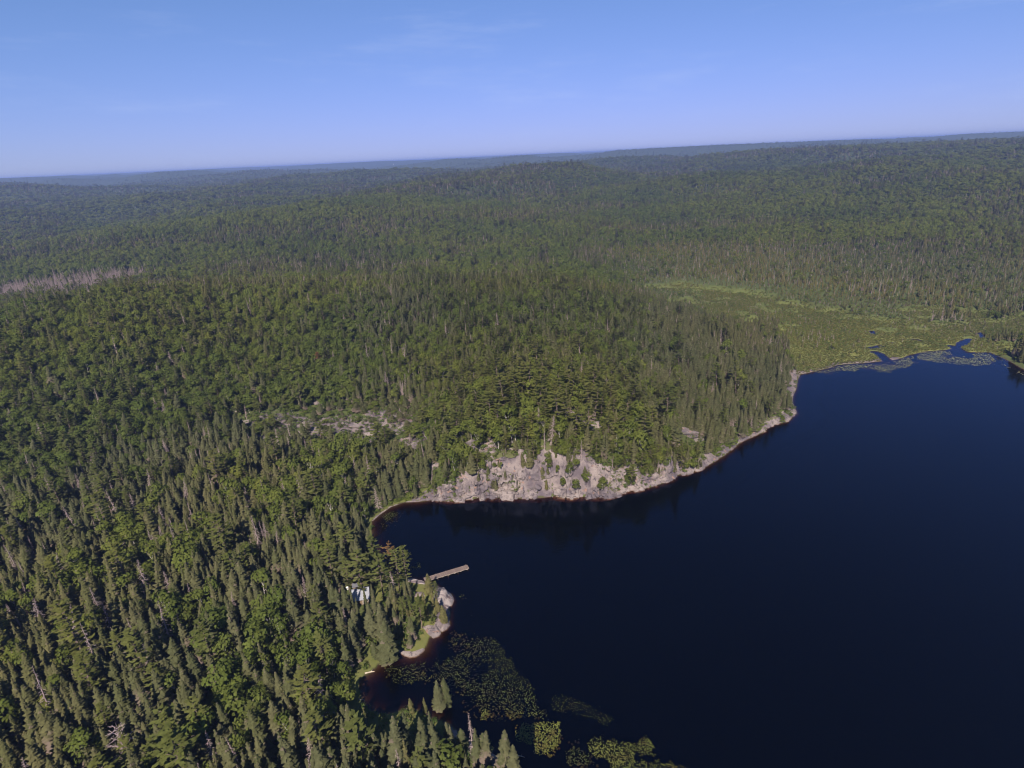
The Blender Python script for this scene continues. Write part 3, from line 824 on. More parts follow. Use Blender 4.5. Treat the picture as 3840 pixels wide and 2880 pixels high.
NORM = {}
def crown_mesh(name, T, mat, h, blend=.6, axis=False):
    """One mesh per crown; each spray's normal is blended with the crown's outward direction so that the crown shades as a volume."""
    V = np.array(T.v, float); faces = []; Nn = np.zeros_like(V)
    for f in T.f:
        p = V[list(f)]; fn = np.cross(p[1] - p[0], p[2] - p[0]); L = np.linalg.norm(fn)
        fn = fn / L if L > 1e-9 else np.array([0, 0, 1.0])
        c = p.mean(0)
        if axis: o = np.array([c[0], c[1], .55 * math.hypot(c[0], c[1]) + .05])
        else: o = np.array([c[0], c[1], (c[2] - .48 * h) * .9])
        o = o / max(np.linalg.norm(o), 1e-6)
        if fn @ o < 0: fn = -fn; f = tuple(reversed(f))
        n_ = fn * (1 - blend) + o * blend; n_ /= max(np.linalg.norm(n_), 1e-6)
        faces.append(f); Nn[list(f)] = n_
    me = mesh_from(name, T.v, faces, [mat], None, True, {'dry': T.d})
    me.normals_split_custom_set_from_vertices([tuple(q) for q in Nn])
    NORM[me.name] = Nn
    return me

def joined(name, crown, trunk):
    vs, fs, mi, d, nn = [], [], [], [], []
    mats = []
    for me in (crown, trunk):
        if me is None: continue
        b = len(vs); vs += [tuple(v.co) for v in me.vertices]
        nn += [tuple(q) for q in NORM[me.name]] if me.name in NORM else [tuple(v.normal) for v in me.vertices]
        fs += [tuple(b + i for i in p.vertices) for p in me.polygons]; mi += [len(mats)] * len(me.polygons)
        mats.append(me.materials[0])
        d += [x.value for x in me.attributes['dry'].data] if 'dry' in me.attributes else [0.0] * len(me.vertices)
    jm = mesh_from(name, vs, fs, mats, mi, True, {'dry': d})
    if crown.name in NORM: jm.normals_split_custom_set_from_vertices(nn)
    return jm

# kind: list of (crown, trunk, height, words describing the shape)
K = {}
K['spruce_tree'] = [(*spruce(10, 1.95, 1, .18, bluntness=.75), 10, 'full green spire'), (*spruce(11, 1.7, 2, .26, 26, bluntness=.72), 11, 'narrow green spire'), (*spruce(10, 2.0, 3, .44, 24, 7, sparse=.05, bluntness=.75), 10, 'brown bottomed crown'),
                    (*spruce(9, 2.1, 4, .12, 22, 8, bluntness=.65), 9, 'broad green cone'), (*spruce(10.5, 1.75, 5, .58, 25, 7, sparse=.08, bluntness=.75), 10.5, 'thin brown crown'), (*spruce(9.5, 1.9, 6, .32, 23, 7, sparse=.03, bluntness=.65), 9.5, 'blunt olive crown'), (*spruce(8, 1.9, 7, .05, 18, 8, bluntness=.6), 8, 'young green cone'), (*spruce(12, 1.6, 8, .40, 26, 6, sparse=.24, bluntness=.8), 12, 'ragged open spire')]
K['pine_tree'] = [(*pine(14, 3.0, 11), 14, 'wide layered crown'), (*pine(15, 2.6, 12), 15, 'slim layered crown'), (*pine(12.5, 2.7, 13), 12.5, 'low layered crown'), (*pine(14, 2.3, 14), 14, 'open layered crown')]
K['broadleaf_tree'] = [(*broadleaf(10.5, 3.0, 21), 10.5, 'round leafy crown'), (*broadleaf(11.5, 2.6, 22), 11.5, 'tall leafy crown'), (*broadleaf(9.5, 3.2, 23, birch=False), 9.5, 'wide leafy crown'), (*broadleaf(10, 2.4, 24, n_lobe=8), 10, 'narrow leafy crown'), (*broadleaf(8.5, 2.5, 25, birch=False), 8.5, 'small leafy crown'), (*broadleaf(9, 2.7, 26, 'bright'), 9, 'yellow green crown')]
K['dead_tree'] = [(*snag(11.5, 1.5, 31), 11.5, 'drooping grey branches'), (*snag(12.5, 1.2, 32, 70), 12.5, 'thin grey pole'), (*snag(10, 1.7, 33, 110, .6), 10, 'bushy grey tangle')]
K['cedar_tree'] = [(*spruce(8, 1.15, 41, .12, 15, 6, 'cedar', bluntness=.7), 8, 'slim olive'), (*spruce(7, 1.25, 42, .08, 14, 6, 'cedar', bluntness=.6), 7, 'stubby olive'), (*spruce(9, 1.1, 43, .25, 16, 6, 'cedar'), 9, 'pointed olive')]
K['shrub'] = [(*shrub(1.7, 1.3, 51), 1.7, 'rounded bright green'), (*shrub(1.2, 1.5, 52), 1.2, 'low spreading'), (*shrub(2.2, 1.2, 53), 2.2, 'upright leafy')]
WIDTH = dict(spruce_tree=1.4, pine_tree=2.8, broadleaf_tree=2.8, dead_tree=1.4, cedar_tree=1.2, shrub=1.3)

# ------------------------------------------------------------------ where everything grows
rock_polys = {k: [P(*R2(*p), .5) for p in v] for k, v in dict(
    shelf=((1385, 770), (1400, 730), (1470, 682), (1530, 713), (1556, 760), (1534, 812), (1502, 832), (1440, 818), (1380, 822)),
    dome=((1285, 995), (1335, 975), (1400, 985), (1446, 1030), (1432, 1062), (1380, 1080), (1335, 1050), (1310, 1015)),
    knob=((1440, 1015), (1465, 962), (1505, 942), (1530, 965), (1495, 1005), (1452, 1028)),
    ledge=((1163, 592), (1190, 578), (1250, 590), (1312, 608), (1316, 640), (1250, 632), (1172, 618)),
    inland=((1155, 728), (1215, 703), (1300, 708), (1315, 742), (1230, 748)),
    lip=((1085, 1185), (1150, 1205), (1200, 1213), (1260, 1198), (1315, 1160), (1312, 1188), (1245, 1234), (1180, 1242), (1115, 1216))).items()}
dock_line = [(-29.5, 149.2), (-16.4, 154.6)]

def view_dir(x, y):
    r = np.hypot(x, y); return x / r, y / r

def free(x, y, sd, hc, wcl, marsh, ch, gap=1.3):
    ok = (sd > gap) & (ch > 1.5)
    for poly in rock_polys.values():
        ok &= ~in_poly(x, y, poly)
    ok &= ~in_poly(x, y, clearing)
    # nothing by chance on the cabin or between it and the sky above the lake
    dx, dy = x - cabin_c[0], y - cabin_c[1]
    vx, vy = cabin_c[0] / np.hypot(*cabin_c), cabin_c[1] / np.hypot(*cabin_c)
    along = dx * vx + dy * vy; across = dx * vy - dy * vx
    ok &= ~((np.abs(across) < 5.4) & (along > -13.0) & (along < 4.2))
    ok &= ~((dist_line(x, y, dock_line) < 3))
    return ok

def jitter_grid(x0, x1, y0, y1, s):
    gx, gy = np.meshgrid(np.arange(x0, x1, s), np.arange(y0, y1, s))
    gx = gx + RNG.uniform(-.46, .46, gx.shape) * s; gy = gy + RNG.uniform(-.46, .46, gy.shape) * s
    return gx.ravel(), gy.ravel()

xs, ys, wid = [], [], []
gx, gy = jitter_grid(-520, 430, 58, 560, 2.45)
gr = np.hypot(gx, gy); ga = np.degrees(np.arctan2(gx, gy))
m = (gr < 540) & (gr > 60) & (np.abs(ga) < 57)
xs.append(gx[m]); ys.append(gy[m]); wid.append(np.ones(m.sum()))
r = 540.0
while r < 6800:
    s = 3.4 if r < 800 else 3.4 + (r - 800) * 0.0052
    nring = int(math.radians(92) * r / s)
    a = (np.arange(nring) + RNG.uniform(-.45, .45, nring)) / nring * 92 - 46
    q = r + RNG.uniform(-.45, .45, nring) * s
    xs.append(q * np.sin(np.radians(a))); ys.append(q * np.cos(np.radians(a))); wid.append(np.full(nring, min(2.2, max(1.0, s / 4.6))))
    r += s * 1.35 if r > 1200 else s
tx, ty, tw = map(np.concatenate, (xs, ys, wid))
tz, tsd, tmarsh, thc, twcl, tch = height(tx, ty, True)
tr = np.hypot(tx, ty); ta = np.degrees(np.arctan2(tx, ty))
ok = free(tx, ty, tsd, thc, twcl, tmarsh, tch)
U = RNG.random(len(tx))
face = (thc > 1.0) & (tsd < twcl * .95) & (tr < 420)
ok &= ~face
bog = S((33 - ta) / 3) * S((tr - 385) / 25)
ok &= ~((tmarsh > .4) & (U > (.13 + .10 * S((tr - 445) / 25)) * bog + 0.030 + 0.30 * (fbm(tx / 25, ty / 25, 61, 2) > .58) + .45 * S((tr - 425) / 70) * (fbm(tx / 18, ty / 18, 63, 2) > .42)))
ok &= ~((tsd < 3.0) & (U > .6))
# open rocky slope above the cove
for (px, py, rx) in ((1240, 1600, 20), (1380, 1610, 20), (1040, 1580, 16), (1560, 1650, 14)):
    hx, hy, hz = hit(px, py)
    ok &= ~((np.hypot((tx - hx) / rx, (ty - hy) / (rx * .6)) < 1) & (U > .26))
tx, ty, tz, tsd, tmarsh, thc, twcl, tr, ta, tw, face = (q[ok] for q in (tx, ty, tz, tsd, tmarsh, thc, twcl, tr, ta, tw, face))
N = len(tx)

spots = [(R4(40, 195), 3.6), (R4(120, 240), 3.2), (R4(115, 270), 2.4), (R4(175, 130), 3.2), (R4(255, 215), 4.0), (R4(350, 285), 3.0), (R4(440, 390), 2.4), (R4(1100, 150), 4.2), (R4(1200, 195), 4.0), (R4(1382, 160), 2.8), (R4(1650, 225), 4.6), (R4(1715, 255), 3.6), (R4(650, 290), 4.6), (R4(850, 240), 1.8), (R4(1240, 155), 2.0), (R4(1090, 130), 2.4), (R4(700, 290), 3.0),
         ((920, 1585), 2.6), ((985, 1645), 3.0), ((1025, 1655), 2.2), ((1165, 1590), 3.0), ((1180, 1655), 2.4), ((1245, 1600), 2.4), ((1130, 1575), 2.2), ((880, 1545), 1.8), ((1190, 1515), 2.2), ((1340, 1640), 2.4), ((1420, 1610), 2.6)]
for p_, s_ in spots:
    hx, hy, hz = hit(*p_)
    vx, vy = hx / math.hypot(hx, hy), hy / math.hypot(hx, hy)
    al = (tx - hx) * vx + (ty - hy) * vy; ac = (tx - hx) * vy - (ty - hy) * vx
    keep_ = ~((al > -s_ * 2.6 - 5) & (al < s_ * .6) & (np.abs(ac) < s_ * .95) & (RNG.random(len(tx)) < .85))
    tx, ty, tz, tsd, tmarsh, thc, twcl, tr, ta, tw, face = (q[keep_] for q in (tx, ty, tz, tsd, tmarsh, thc, twcl, tr, ta, tw, face))
N = len(tx)
# shares of each kind at each place: spruce, pine, broadleaf, dead, cedar
near = np.stack([np.full(N, .76), np.full(N, .05), np.full(N, .13), np.full(N, .06), np.zeros(N)], -1)
nb = fbm(tx / 26, ty / 26, 71, 2); nbl = S((nb - .55) / .10)[:, None]
near = near * (1 - .85 * nbl) + nbl * .85 * np.array([.10, .08, .78, .04, 0])
left = np.array([.09, .14, .735, .035, 0.0]); hill = np.array([.24, .24, .49, .03, 0.0]); flank = np.array([.86, .05, .05, .04, 0.0])
n_med = fbm(tx / 60, ty / 60, 75, 3)
mid = np.where((n_med > .50)[:, None], np.array([.10, .05, .80, .05, 0]), np.array([.56, .07, .16, .14, .07]))
mid = np.where(((ta < 4) & (n_med < .62))[:, None], np.array([.56, .06, .13, .20, .05]), mid)
swamp = np.array([.12, .01, .09, .11, .67])
n_far = fbm(tx / 260, ty / 130, 81, 3)
farm = np.where((n_far > .53)[:, None], np.array([.07, .07, .845, .015, 0]), np.where((n_far > .42)[:, None], np.array([.36, .10, .43, .04, .07]), np.array([.46, .07, .18, .17, .12])))
def lerp(a, b, t): return a * (1 - t[:, None]) + b * t[:, None]
pr = near
pr = lerp(pr, left + np.zeros((N, 5)), S((tr - 258) / 45) * S((-8 - ta) / 10))
pr = lerp(pr, hill + np.zeros((N, 5)), S((tr - 205) / 8) * S((ta + 12) / 6) * (tr > 200))
pr = lerp(pr, flank + np.zeros((N, 5)), S((ta - 9) / 9) * (tr > 190))
pr = lerp(pr, mid, S((tr - 470) / 60))
pr = lerp(pr, swamp + np.zeros((N, 5)), S((tr - 430) / 60) * S((ta - 6) / 10) * (1 - S((tr - 760) / 160)))
pr = lerp(pr, farm, S((tr - 760) / 160))
pr = np.where((tmarsh > .4)[:, None], np.array([.15, 0, .05, .30, .50]), pr)
pr = np.where(face[:, None], np.array([.34, .20, .42, .04, 0]), pr)
# a stand of bleached dead trees in the hollow behind the ridge at far left, and one in the marsh
for (px, py, zz, rx) in ((230, 1085, 6, 60), (120, 1090, 6, 50), (420, 1060, 6, 40), (3450, 1235, 0, 15), (3420, 1228, 0, 14), (3530, 1228, 0, 14)):
    hx, hy = P(px, py, zz)
    w_ = S(1.6 - np.hypot(tx - hx, (ty - hy) / (1.0 if py < 1150 else .7)) / rx)
    pr = lerp(pr, np.array([.06, 0, .02, .90, .02]) + np.zeros((N, 5)), w_)
_, au, av = in_frame(tx, ty, tz + 9.0)
spit = (au > 1330) & (av > 2540) & (au < 2200)
pr = np.where(spit[:, None], np.array([.66, .08, .06, .08, .12]), pr)
point = (au > 1400) & (av > 2080) & (av < 2520)
pr = np.where(point[:, None], np.array([.35, .05, .05, .02, .53]), pr)
for a_, b_, c_, d_ in ((-165, 1230, 230, 110), (-560, 1120, 260, 110), (250, 1300, 160, 60), (880, 1560, 330, 70)):
    pr = lerp(pr, np.array([.02, .03, .94, .01, 0]) + np.zeros((N, 5)), np.exp(-((tx - a_) / c_) ** 2 - ((ty - b_) / d_) ** 2))
cum = np.cumsum(pr / pr.sum(1, keepdims=True), 1)
kind = (RNG.random(N)[:, None] > cum).sum(1).clip(0, 4)
KIND = ['spruce_tree', 'pine_tree', 'broadleaf_tree', 'dead_tree', 'cedar_tree']
var = (RNG.random(N) * np.array([5 if k == 'broadleaf_tree' else len(K[k]) for k in KIND])[kind]).astype(int)
KN = [(-165, 1230, 230, 110), (-560, 1120, 260, 110), (250, 1300, 160, 60), (880, 1560, 330, 70), (-330, 900, 120, 40), (-120, 385, 60, 22), (-250, 330, 40, 22), (-165, 300, 34, 20), (700, 900, 80, 40), (-700, 700, 90, 40), (10, 388, 130, 30), (-60, 330, 60, 25), (70, 330, 40, 25)]
bright = sum(np.exp(-((tx - a) / c) ** 2 - ((ty - b) / d) ** 2) for a, b, c, d in KN)
var = np.where((kind == 2) & (RNG.random(N) < .05 + .75 * np.clip(bright, 0, 1)), 5, var)
# broadleaf and pine crowns are wide: thin them out near the camera so they do not pile up
leafy = S((tr - 258) / 45) * S((-8 - ta) / 10) + S((tr - 205) / 8) * S((ta + 12) / 6) * (1 - S((ta - 9) / 9)) * (tr > 200)
leafy = np.where(face, 0, leafy)
keepp = np.array([1.0, .50, .52, .9, 1.0])[kind] * (1 - leafy) + np.array([.85, .85, 1.0, .6, .6])[kind] * leafy
thin = (tr < 560) & ~face & (RNG.random(N) > keepp)
keep = ~thin
tx, ty, tz, tsd, tr, ta, tw, kind, var, face, tmarsh = (q[keep] for q in (tx, ty, tz, tsd, tr, ta, tw, kind, var, face, tmarsh))
N = len(tx)
tsc = np.clip(RNG.normal(.92, .24, N), .45, 1.5)
tsc = tsc * np.where(kind == 4, np.clip(RNG.normal(.9, .2, N), .5, 1.4), 1)
tsc = np.where(face, tsc * RNG.uniform(.38, .78, N), tsc)
tsc = np.where(tmarsh > .4, tsc * .42, tsc)
mdist = np.full(N, 999.0); q_ = (tr > 340) & (tr < 640) & (ta > 10); mdist[q_] = dist_line(tx[q_], ty[q_], marsh_poly, True)
edge_ = S((45 - mdist) / 35) * (tmarsh <= .4) * (ta < 36); tsc = tsc * (1 - .48 * edge_)
tsc = np.where((tsd < 6) & ~face, tsc * .75, tsc)
tsc = tsc * (1 - .40 * S((tr - 420) / 30) * (1 - S((tr - 740) / 150)) * S((ta - 4) / 8))
tsx = tsc * tw * np.where(kind == 0, 1.08, 1.0) * RNG.uniform(.86, 1.16, N)
tsc = np.where(kind == 0, tsc * np.where(tr < 210, .98, .84), tsc)
hillm = (tr > 255) & (tr < 520) & ((kind == 1) | (kind == 2)) & (ta < 16)
for (px_, py_, rx_) in ((1240, 1600, 24), (1380, 1610, 24), (1040, 1590, 18), (1560, 1650, 16), (1480, 1570, 16)):
    hx, hy, hz = hit(px_, py_)
    q_ = np.hypot((tx - hx) / rx_, (ty - hy) / (rx_ * .7)) < 1.1
    tsc = np.where(q_, tsc * .62, tsc)
tsc = np.where((ta > 38.3) & (tr < 460), tsc * 1.35, tsc)
tsc = np.where(hillm, tsc * .70, tsc); tsc = np.where((kind == 3) & (tr > 230), tsc * .80, tsc); tsx = np.where(hillm, tsx * .74, tsx)
rotz = RNG.random(N) * 2 * PI
hk = np.array([10.0, 14.0, 10.2, 11.3, 8.0])[kind]
_, au, av = in_frame(tx, ty, tz)
tsc = np.where((au > 1400) & (av > 2150) & (av < 2560), tsc * .72, tsc); tsx = np.where((au > 1400) & (av > 2150) & (av < 2560), tsx * .8, tsx)
_, au, av = in_frame(tx, ty, tz + hk * tsc * 1.02)
low = av > np.interp(au, [1380, 1700, 1780, 1880, 1970, 2040, 2100], [2700, 2668, 2682, 2735, 2800, 2850, 2900])
SHOW = ~((au > 1380) & (au < 2200) & (tr < 125) & ~low)
tilt = RNG.normal(0, .055, (N, 2))

ci = RNG.integers(4, CLIFF_V.shape[0] - 4, 3600); cj = RNG.integers(0, CLIFF_V.shape[1], 3600)
cT, cH, cP = CLIFF_T[cj], CLIFF_H[ci], CLIFF_V[ci, cj]
cn = fbm(ci * .45 / 5.0, cT * cH / 4.0, 66, 2)
good = (cT > .16) & (cT < 1.12) & (cH > 2.5) & (RNG.random(3600) < (.20 + .36 * S((cT - .35) / .5)) * (cn > .47)) & (np.degrees(np.arctan2(cP[:, 0], cP[:, 1])) < 26)
cP, cT = cP[good], cT[good]; nc = len(cP)
ckind = np.searchsorted([.36, .50, .93, 1.0], RNG.random(nc)); csc = RNG.uniform(.32, .70, nc)
tx, ty, tz = np.concatenate([tx, cP[:, 0]]), np.concatenate([ty, cP[:, 1]]), np.concatenate([tz, cP[:, 2] - .25])
tr = np.hypot(tx, ty); kind = np.concatenate([kind, ckind]); var = np.concatenate([var, (RNG.random(nc) * 3).astype(int)])
tsc = np.concatenate([tsc, csc]); tsx = np.concatenate([tsx, csc * RNG.uniform(.9, 1.2, nc)]); rotz = np.concatenate([rotz, RNG.random(nc) * 6.28]); tilt = np.concatenate([tilt, RNG.normal(0, .06, (nc, 2))])
face = np.concatenate([face, np.ones(nc, bool)]); SHOW = np.concatenate([SHOW, np.ones(nc, bool)])
T_ = {}
for i, k in enumerate(KIND):
    q = (kind == i) & SHOW
    T_[k] = dict(x=tx[q], y=ty[q], z=tz[q], sx=tsx[q], sz=tsc[q], rz=rotz[q], tl=tilt[q], v=var[q], r=tr[q], face=face[q])

# ------------------------------------------------------------------ trees one by one, the rest as forest
zones = []
def zone_of(x, y):
    r = math.hypot(x, y); a = math.degrees(math.atan2(x, y))
    fr, u, v = in_frame(x, y, 4.0)
    u, v = float(u), float(v)
    d = math.hypot(x - cabin_c[0], y - cabin_c[1])
    if v > 2560 and u > 1330: return 'on the near spit'
    if d < 16: return 'beside the white cabin'
    if u > 1330 and v > 2080: return 'on the rocky point'
    if v > 2500 and u < 560: return 'in bottom left corner'
    if v > 2500 and u < 1000: return 'along the bottom edge'
    if v > 2350 and u >= 950: return 'beside lily pad cove'
    if v > 2050 and u < 480: return 'by the left edge'
    if v > 2050 and u < 1000: return 'left of the cabin'
    if v > 1880 and u > 900: return 'left of the dock'
    if u > 2500 and r > 200 and u < 3300: return 'on headland right flank'
    if u >= 3300: return 'on right edge shore'
    if u > 1500: return 'by the rock face'
    if v > 1700: return 'in middle left hollow'
    return 'on the left slope'

SIZE = ((.8, 'small'), (.97, 'medium'), (1.12, 'tall'), (9, 'very tall'))
NOUN = dict(spruce_tree='spruce', pine_tree='pine', broadleaf_tree='hardwood', dead_tree='snag', cedar_tree='cedar', shrub='shrub')
CROWN = dict(spruce_tree='crown', pine_tree='crown', broadleaf_tree='crown', dead_tree='branches', cedar_tree='crown', shrub='foliage')
STEM = dict(spruce_tree='trunk', pine_tree='trunk', broadleaf_tree='trunk', dead_tree='trunk', cedar_tree='trunk', shrub='stems')
PLACED = []           # (x, y, kind) of every single tree, to name neighbours

def plant(kindn, x, y, z, sx, sz, rz, v, tl=(0, 0), label=None, parts=True, meshes=None):
    crown, trunk = (K[kindn][v][0], K[kindn][v][1]) if meshes is None else meshes
    if parts:
        root = link(bpy.data.objects.new(kindn, None)); root.empty_display_size = .3
        link(bpy.data.objects.new(CROWN[kindn], crown), root)
        link(bpy.data.objects.new(STEM[kindn], trunk), root)
    else:
        root = link(bpy.data.objects.new(kindn, JOIN[kindn][v]))
    root.location = (x, y, z); root.rotation_euler = (tl[0], tl[1], rz); root.scale = (sx, sx, sz)
    return root

JOIN = {k: [joined(k + '_copy', c[0], c[1]) for c in v] for k, v in K.items()}

# trees picked out one by one in the photograph: top of the tree in pixels, kind, variant, height in metres, width factor, label
apex = [
    (R2(1405, 1438), 'spruce_tree', 0, 9.5, 1.0, 'brownish left one of twin pointed spruces on the near spit against lily pads'),
    (R2(1465, 1430), 'spruce_tree', 3, 9.5, .9, 'greener right one of twin pointed spruces on the near spit against lily pads'),
    (R2(1185, 1600), 'cedar_tree', 1, 5, 1.1, 'small bright pointed tree at the left end of the near spit'),
    (R2(1300, 1590), 'cedar_tree', 0, 5, 1.1, 'small bright pointed tree just left of the twin spruces'),
    ((1601.5, 2151), 'cedar_tree', 1, 7.5, 1.25, 'yellow green bushy conifer at the landward end of the dock'),
    ((1630, 2180), 'pine_tree', 3, 7.5, .62, 'dark green young pine between the dock and the striped rock shelf'),
    ((1618, 2215), 'cedar_tree', 2, 6.0, 1.1, 'young conifer at the inland edge of the striped rock shelf'),
    ((1657, 2278), 'cedar_tree', 1, 6.0, 1.3, 'bushy yellow green conifer on the point between two bare rocks'),
    ((1668, 2285), 'cedar_tree', 0, 5.0, 1.0, 'slim conifer at the water edge below the striped rock shelf'),
    ((1570, 2245), 'pine_tree', 2, 10, .95, 'rounded dark pine at the middle of the rocky point'),
    ((1548, 2230), 'pine_tree', 3, 9, .7, 'slimmer pine leaning beside the rounded pine on the rocky point'),
    ((1452, 2032), 'pine_tree', 3, 15, .8, 'tall shore pine with a rust coloured top above the dock'),
    ((1508, 2050), 'pine_tree', 1, 15, .9, 'tall outermost pine at the water left of the dock'),
    ((1478, 2058), 'pine_tree', 0, 15, .85, 'tall pine just left of the outermost shore pine'),
    ((1415, 2085), 'pine_tree', 0, 15, 1.05, 'wide pine standing right behind the cabin on its right side'),
    ((1335, 2072), 'pine_tree', 0, 16, 1.15, 'biggest layered pine standing behind the cabin roof'),
    ((1290, 2090), 'pine_tree', 1, 13, .9, 'layered pine behind the left end of the cabin'),
    ((1225, 2045), 'pine_tree', 0, 15, 1.0, 'dark layered pine above the small white shed'),
    ((1390, 2010), 'pine_tree', 1, 15, 1.0, 'tall pine on the shore above the rust topped pine'),
    ((1362, 2203), 'spruce_tree', 1, 8.0, .62, 'slim spruce standing right in front of the white roof'),
    ((1311, 2203), 'spruce_tree', 1, 9.0, .62, 'slim spruce in front of the left corner of the white roof'),
    ((1391, 2192), 'spruce_tree', 1, 11, .7, 'tall narrow spruce at the right end of the cabin'),
    ((1332, 2240), 'spruce_tree', 1, 9, .62, 'spruce standing below the white roof in the middle'),
    ((1282, 2192), 'spruce_tree', 5, 11, .9, 'olive spruce left of the cabin'),
    ((1240, 2192), 'spruce_tree', 0, 12, 1.0, 'full spruce second to the left of the cabin'),
    ((1258, 2205), 'spruce_tree', 2, 11, 1.0, 'brown bottomed spruce between two spruces left of the cabin'),
    ((1420, 2262), 'spruce_tree', 0, 12, 1.0, 'tall full spruce below the right end of the cabin'),
    ((1378, 2262), 'spruce_tree', 3, 11, .95, 'broad spruce below the cabin toward the cove'),
    ((1438, 2330), 'spruce_tree', 3, 13, 1.15, 'wide pale green conifer near the cove shore'),
    ((1168, 2536), 'dead_tree', 2, 11.5, 1.15, 'leaning silver grey dead spruce left of the lily pad cove'),
    ((1068, 2474), 'spruce_tree', 4, 11.5, 1.25, 'half dead spruce with pinkish bare lower branches and green top'),
    ((1285, 2275), 'dead_tree', 0, 9, .9, 'bleached dead spruce below the left corner of the cabin'),
    ((1240, 2400), 'dead_tree', 1, 9, .9, 'grey dead spruce standing below the cabin spruces'),
    ((2040, 1602), 'dead_tree', 1, 10, .9, 'tall grey dead pine standing on top of the rock face'),
    ((1950, 1690), 'dead_tree', 0, 7, .9, 'bare grey dead tree on the middle of the rock face'),
    ((340, 1690), 'dead_tree', 2, 8, 2.2, 'wide bare pinkish dead tree among the broadleaf trees at left'),
    ((460, 2010), 'dead_tree', 2, 7, 2.0, 'bushy purplish dead tree at the left of the near forest'),
    ((2180, 1655), 'dead_tree', 0, 8, 1.1, 'grey twiggy dead tree on the right half of the rock face'),
    ((1985, 1690), 'spruce_tree', 3, 7.5, 1.1, 'green bushy spruce standing against the middle of the rock face'),
    ((1765, 1700), 'spruce_tree', 3, 9, 1.15, 'dark bushy conifer standing against the left part of the rock face'),
    ((1830, 1760), 'spruce_tree', 0, 6.5, 1.2, 'spruce low on the rock face above the boulders'),
    ((2090, 1742), 'broadleaf_tree', 3, 5.0, .8, 'round green tree growing on the rock face'),
    ((2048, 1795), 'cedar_tree', 0, 5.0, 1.1, 'slim green tree at the foot of the rock face'),
    ((2110, 1790), 'broadleaf_tree', 4, 5.0, .9, 'leafy tree low on the right half of the rock face'),
    ((1878, 1740), 'broadleaf_tree', 3, 4.5, .7, 'small leafy tree in the middle of the rock face'),
    ((1915, 1780), 'broadleaf_tree', 3, 4.5, .75, 'small round leafy tree under the crack of the rock face'),
    ((1705, 1765), 'broadleaf_tree', 4, 4.0, .8, 'round leafy tree low at the left of the rock face'),
    ((2512, 1710), 'broadleaf_tree', 3, 5.0, .8, 'dark leafy tree on the pale slab right of the rock face'),
    ((1190, 1322), 'rust', 0, 9, 1.0, 'rusty red dying conifer on the left slope'),
    ((430, 2722), 'sprawl', 0, 13, 1.0, 'dead bare tree with sprawling grey limbs at bottom left'),
]
MANUAL = []
for (p, kd, v, h, wf, lab) in apex:
    x, y, z = hit(p[0], p[1], h)
    meshes = None; kk = kd
    if kd == 'rust':
        kk = 'pine_tree'; c, t = pine(11, 2.0, 91, 'rust'); meshes = (c, t); h0 = 11
    elif kd == 'sprawl':
        kk = 'dead_tree'; meshes = sprawl_snag(13, 92); h0 = 13
    elif 'rust coloured top' in lab:
        c, t = pine(14, 2.3, 93, 'rusttop', .55); meshes = (c, t); h0 = 14
    else:
        h0 = K[kd][v][2]
    s = h / h0
    tl = (0, 0)
    if 'leaning' in lab: tl = (.0, -.16)
    MANUAL.append((kk, x, y, z, s * wf, s, v, tl, lab, meshes))
for (kk, x, y, z, sx, sz, v, tl, lab, meshes) in MANUAL:
    o = plant(kk, x, y, z, sx, sz, random.random() * 6, v, tl, None, True, meshes)
    tag(o, lab, {'dead_tree': 'dead tree', 'broadleaf_tree': 'tree'}.get(kk, NOUN[kk]), {'spruce_tree': 'spruces of the near forest', 'pine_tree': 'pines', 'broadleaf_tree': 'broadleaf trees', 'dead_tree': 'dead standing conifers', 'cedar_tree': 'small olive conifers'}[kk])
    PLACED.append((x, y, kk))
man_xy = np.array([(m_[1], m_[2], WIDTH[m_[0]] * m_[4]) for m_ in MANUAL])

stuff_name = dict(spruce_tree='spruce_forest', pine_tree='pine_forest', broadleaf_tree='broadleaf_forest', dead_tree='dead_forest', cedar_tree='cedar_swamp_forest', shrub='undergrowth')
stuff_label = dict(spruce_tree='mass of dark spruces running from the headland to the horizon', pine_tree='scattered layered pines over the hills', broadleaf_tree='mass of leafy broadleaf canopy over the hills',
                   dead_tree='pale dead trees scattered through the far forest', cedar_tree='olive conifer swamp behind the marsh', shrub='low green undergrowth beneath the trees')

